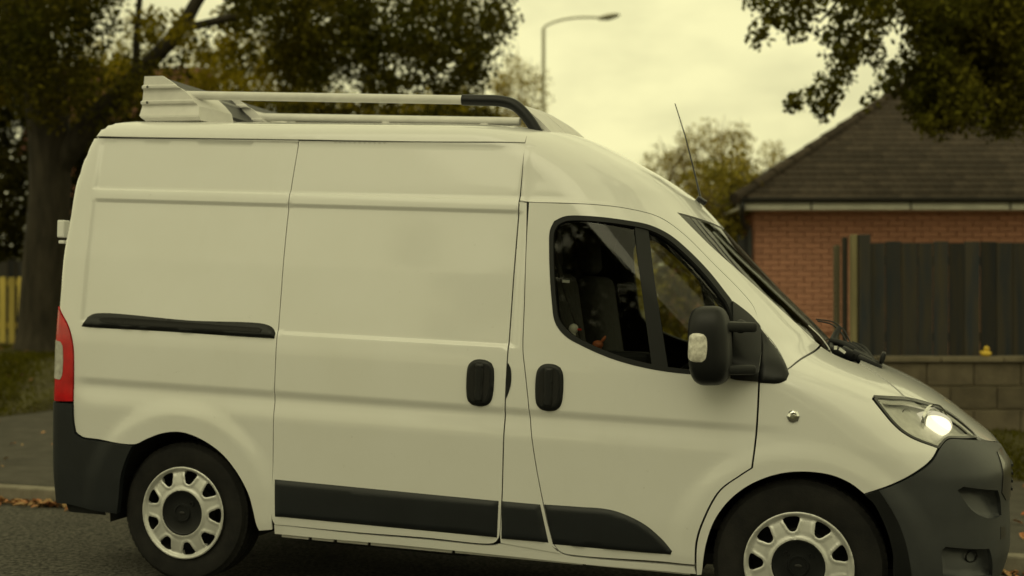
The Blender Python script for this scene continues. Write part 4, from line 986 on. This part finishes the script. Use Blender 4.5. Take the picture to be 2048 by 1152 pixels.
cl += region([(-60, -60), (220, -60), (190, 40), (160, 100), (140, 220), (60, 215), (20, 120), (-60, 120)], 90, 14.2, 17.5, .30, .55)
cl += region([(450, -60), (1000, -60), (1015, 60), (965, 110), (930, 130), (700, 110), (560, 60), (470, 30)], 190, 13.5, 17, .14, .32)
cl += region([(150, 120), (330, 120), (400, 60), (440, 90), (340, 190), (200, 235), (140, 230)], 22, 14.6, 15.6, .15, .3)
cl += region([(720, 60), (960, 60), (975, 130), (955, 195), (740, 195)], 95, 14, 16.5, .14, .28)
cl += region([(700, 30), (1020, 0), (1030, 60), (1000, 95), (985, 150)], 22, 14, 16, .16, .26)
leaves('crown', cl, M['leaf_dark'], T1, 31000, .075)
cl = region([(450, -20), (760, -20), (770, 185), (700, 120), (640, 170), (560, 140), (470, 110)], 75, 14.5, 17.5, .10, .26)
cl += region([(560, 90), (740, 100), (740, 190), (690, 150), (640, 185), (560, 185)], 26, 14.5, 17.5, .12, .26)
leaves('crown', cl, M['leaf_dark'], T1, 8500, .07)
cl = region([(210, 40), (300, 30), (420, 60), (470, 10), (640, 60), (660, 110), (560, 150), (380, 110), (230, 75)], 30, 14, 17, .12, .26)
leaves('crown', cl, M['leaf_gold'], T1, 3000, .07)
# golden trees beyond
T2 = tree('golden_tree', (-4.6, 23, 1), 'golden olive autumn tree standing behind the large dark tree')
branches('trunk', [([(-4.6, 23, .6), (-4.6, 23, 3), (-4.4, 23, 5.5)], [.25, .18, .08])], M['bark'], T2)
cl = region([(130, 110), (190, 95), (330, 105), (450, 80), (640, 95), (650, 230), (420, 280), (130, 280)], 110, 21, 25, .3, .62)
leaves('crown', cl, M['leaf_gold'], T2, 11500, .105)
T3 = tree('golden_tree', (-1.6, 26, 1), 'olive tree with yellow tints behind the roof rails of the van')
branches('trunk', [([(-1.6, 26, .6), (-1.6, 26, 5)], [.25, .12])], M['bark'], T3)
cl = region([(560, 185), (640, 200), (720, 210), (960, 195), (985, 210), (985, 270), (560, 290)], 80, 24, 28, .3, .5)
leaves('crown', cl, M['leaf_gold'], T3, 9000, .12)
T4 = tree('evergreen_tree', (-9.3, 21, 1), 'dark evergreen tree at the left edge behind the picket fence')
branches('trunk', [([(-9.3, 21, .6), (-9.3, 21, 5)], [.2, .1])], M['bark'], T4)
cl = region([(-80, 130), (60, 130), (70, 520), (-80, 540)], 90, 19.5, 22, .4, .7)
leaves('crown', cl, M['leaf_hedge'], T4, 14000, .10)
T5 = tree('hedge', (-4.5, 20.5, .8), 'dark overgrown hedge behind the large tree and the van', 'hedge')
cl = region([(60, 240), (420, 230), (980, 240), (1000, 620), (60, 660)], 330, 20, 22.5, .45, .8)
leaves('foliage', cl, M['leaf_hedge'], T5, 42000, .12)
T6 = tree('yellow_shrub', (-8.1, 17.5, 2), 'yellow leaved shrub sprig at the left edge beside the trunk', 'shrub')
branches('stem', [([(-8.2, 17.5, 1.0), (-8.15, 17.5, 3.0), (-8.1, 17.5, 4.6)], [.06, .05, .02])], M['twig'], T6)
cl = region([(-20, 130), (25, 110), (38, 150), (30, 200), (-20, 200)], 16, 17, 18, .12, .25)
leaves('foliage', cl, M['leaf_gold'], T6, 1500, .09)
# the overhanging tree on the right, its trunk out of the frame
T7 = tree('overhanging_tree', (8.6, 13.2, .2), 'dark leafy branches overhanging the bungalow roof at top right')
branches('trunk', [([(8.6, 13.2, .1), (8.5, 13.2, 3), (8.2, 13, 5.5)], [.35, .3, .2])], M['bark'], T7, 14)
branches('limb', [([(8.3, 13, 4.6), (6.8, 12.8, 5.4), (5.2, 12.6, 5.35), (3.9, 12.5, 5.0), (3.2, 12.5, 4.3)], [.14, .10, .06, .03, .012]),
                  ([(8.2, 13, 5.0), (6.5, 12.6, 5.9), (4.5, 12.5, 5.9), (2.6, 12.4, 4.9)], [.12, .09, .05, .012]),
                  ([(8.3, 13, 3.9), (6.6, 13.2, 4.3), (5.2, 13.2, 3.9), (4.6, 13, 3.5)], [.10, .06, .03, .012])], M['bark'], T7, 8)
cl = []
cl += region([(1490, -60), (1650, -60), (1640, 40), (1600, 60), (1560, 60), (1520, 90), (1495, 60)], 30, 12, 13.4, .10, .20)
cl += region([(1640, -60), (2080, -60), (2080, 60), (1800, 40), (1760, 100), (1720, 110), (1690, 60)], 75, 12, 14, .14, .28)
cl += region([(1645, 60), (1720, 70), (1700, 130), (1690, 170), (1650, 215), (1625, 180), (1655, 120)], 20, 12.2, 13, .09, .16)
cl += region([(1620, 165), (1690, 160), (1670, 230), (1630, 225)], 10, 12.2, 13, .08, .13)
cl += region([(1578, 195), (1606, 190), (1604, 220), (1584, 222)], 6, 12.2, 12.8, .07, .11)
cl += region([(1600, 180), (1640, 150), (1650, 175), (1610, 200)], 3, 12.2, 12.8, .05, .08)
cl += region([(1760, 100), (1850, 80), (1830, 140), (1790, 180), (1740, 205), (1745, 165)], 16, 12.3, 13.3, .09, .16)
leaves('crown', cl, M['leaf_right'], T7, 9000, .075, .8, 1.2)
cl = region([(1850, 30), (2065, -20), (2065, 235), (1980, 240), (1900, 235), (1870, 255), (1815, 215), (1835, 150)], 110, 12.3, 14.4, .16, .30)
cl += region([(1815, 190), (1935, 190), (1925, 250), (1880, 268), (1830, 240)], 20, 12.3, 13.6, .10, .17)
leaves('crown', cl, M['leaf_right'], T7, 17500, .075, .8, 1.2)
cl = [(rng.uniform(2.7, 5.8), rng.uniform(4.2, 7.2), rng.uniform(6.2, 8.0), rng.uniform(.2, .42)) for i in range(42)]
cl = [c for c in cl if 1024+2400*(c[0]-c[3])/c[1] > 2120 or 600-2400*(c[2]-c[3]-1.411)/c[1] < -60]
leaves('crown', cl, M['leaf_right'], T7, 14000, .10, .8, 1.0)
for (x, y, h, n_) in ((-9, -12.0, 10.5, 80), (-4.5, -13.5, 11.5, 90), (.5, -12.8, 10, 80)):
    tt = tree('street_tree', (x, y, -.1), {-9: 'leafy tree across the road behind the camera, leftmost of three', -4.5: 'tallest leafy tree across the road behind the camera', .5: 'lower leafy tree across the road behind the camera, rightmost of three'}[x])
    branches('trunk', [([(x, y, -.4), (x+.1, y, 1.5), (x, y, h*.7)], [.25, .18, .06])], M['bark'], tt, 10)
    leaves('crown', [(x+rng.normal()*1.9, y+rng.normal()*1.1, h*.52+rng.normal()*h*.2+.3, rng.uniform(.5, 1.0)) for i in range(n_)], M['leaf_gold' if x == .5 else 'leaf_dark'], tt, 17000, .24)
# thin autumn bushes against the sky
def bush(name, loc, poly, n, nl, Y, label, seed, lm='leaf_bush', cat='tree'):
    t = tree(name, loc, label, cat); rr = np.random.default_rng(seed); pth = []
    pts = region(poly, n, Y-1, Y+1, .12, .4)
    x0, _, z0 = loc
    for p in pts[::2]:
        b = np.array(loc)+[(p[0]-x0)*.25, 0, 1.0]; e = np.array(p[:3])+[0, 0, .5]; mid = (b+e)/2+[rr.normal()*.2, 0, .2]
        pth.append(([b, mid, e], [.05, .02, .006]))
    branches('trunk', pth+[([np.array(loc)+[0, 0, -.5], np.array(loc)+[0, 0, 1.3]], [.15, .08])], M['twig'], t, 5)
    leaves('crown', pts, M[lm], t, nl, .085); return t
bush('autumn_tree', (5.2, 30, 1.2), [(1290, 340), (1340, 285), (1400, 250), (1440, 265), (1490, 258), (1540, 275), (1590, 330), (1520, 390), (1440, 430), (1330, 420)], 110, 6800, 30, 'thin yellow brown autumn tree left of the bungalow roof', 3)
bush('garden_shrub', (3.0, 17.0, .9), [(1180, 520), (1335, 400), (1400, 335), (1475, 330), (1500, 375), (1500, 560), (1490, 700), (1180, 700)], 120, 15000, 17.0, 'dense olive brown shrub growing against the left end of the bungalow', 4, 'leaf_shrub', 'shrub')
bush('autumn_tree', (.2, 32, 1.4), [(985, 150), (1030, 115), (1075, 140), (1090, 210), (1060, 240), (985, 240)], 50, 2300, 32, 'sparse pale brown tree top just left of the street lamp post', 5)

# ------------------------------------------------------------------ street lamp
sl = empty('street_lamp', (.735, 28, .8), 'tall grey street lamp with a curved arm against the yellow sky', 'street lamp')
so = np.array(sl.location)
tube('lamp_post', [np.array(p)-so for p in ((.735, 28, .6), (.735, 28, 4), (.735, 28, 7.75))], [.06, .05, .04], M['lamp_metal'], sl, 12)
tube('lamp_arm', [np.array(p)-so for p in spline([(.735, 28, 7.55), (.76, 28, 7.78), (1.1, 28, 7.93), (1.55, 28, 8.0), (2.05, 28, 8.0)], 6)], .026, M['lamp_metal'], sl, 10)
ellipsoid('lamp_head', tuple(np.array((2.26, 28, 8.02))-so), (.27, .12, .065), M['lamp_metal'], sl, 12, None, Matrix.Rotation(math.radians(-10), 3, 'Y'))
ellipsoid('lamp_bowl', tuple(np.array((2.2, 28, 7.985))-so), (.16, .09, .05), M['clear_lens'], sl, 10)

# ------------------------------------------------------------------ fences and a house far left
pf = empty('picket_fence', (-7.0, 16.9, .8), 'yellowish picket fence behind the large tree at the left edge', 'fence')
po = tuple(pf.location); FY = 16.9
for z in (1.01, 1.61): hbox('rail', (-8.6, FY+.03, z), (-6.6, FY+.06, z+.085), M['picket'], pf, po)
for i in range(15):
    x = -8.5+i*.128; hbox('picket', (x, FY, .72), (x+.085, FY+.022, 1.735+random.uniform(-.01, .01)), M['picket'], pf, po, .004)
tf = empty('panel_fence', (-8, 18.2, .8), 'dark brown board fence standing behind the yellowish picket fence', 'fence')
to = tuple(tf.location)
for i in range(22):
    x = -9.6+i*.15; hbox('board', (x, 18.2+random.uniform(0, .01), .7), (x+.144, 18.225, 2.0+random.uniform(-.02, .02)), M['board'], tf, to)
fh = empty('far_house', (-9.2, 34, 1), 'distant house with a reddish tiled roof glimpsed between the tree branches', 'house')
f0 = tuple(fh.location)
hbox('wall', (-13.6, 34, .5), (-8.6, 40, 5.6), M['brick_plain'], fh, f0)
rv = [(-14, 33.6, 5.5), (-8.3, 33.6, 5.5), (-8.3, 40.4, 5.5), (-14, 40.4, 5.5), (-14, 37, 8.6), (-9.4, 37, 8.6)]
mesh('roof', [np.array(p)-np.array(f0) for p in rv], [(0, 1, 5, 4), (2, 3, 4, 5), (1, 2, 5), (3, 0, 4), (0, 3, 2, 1)], M['tile_red'], fh)
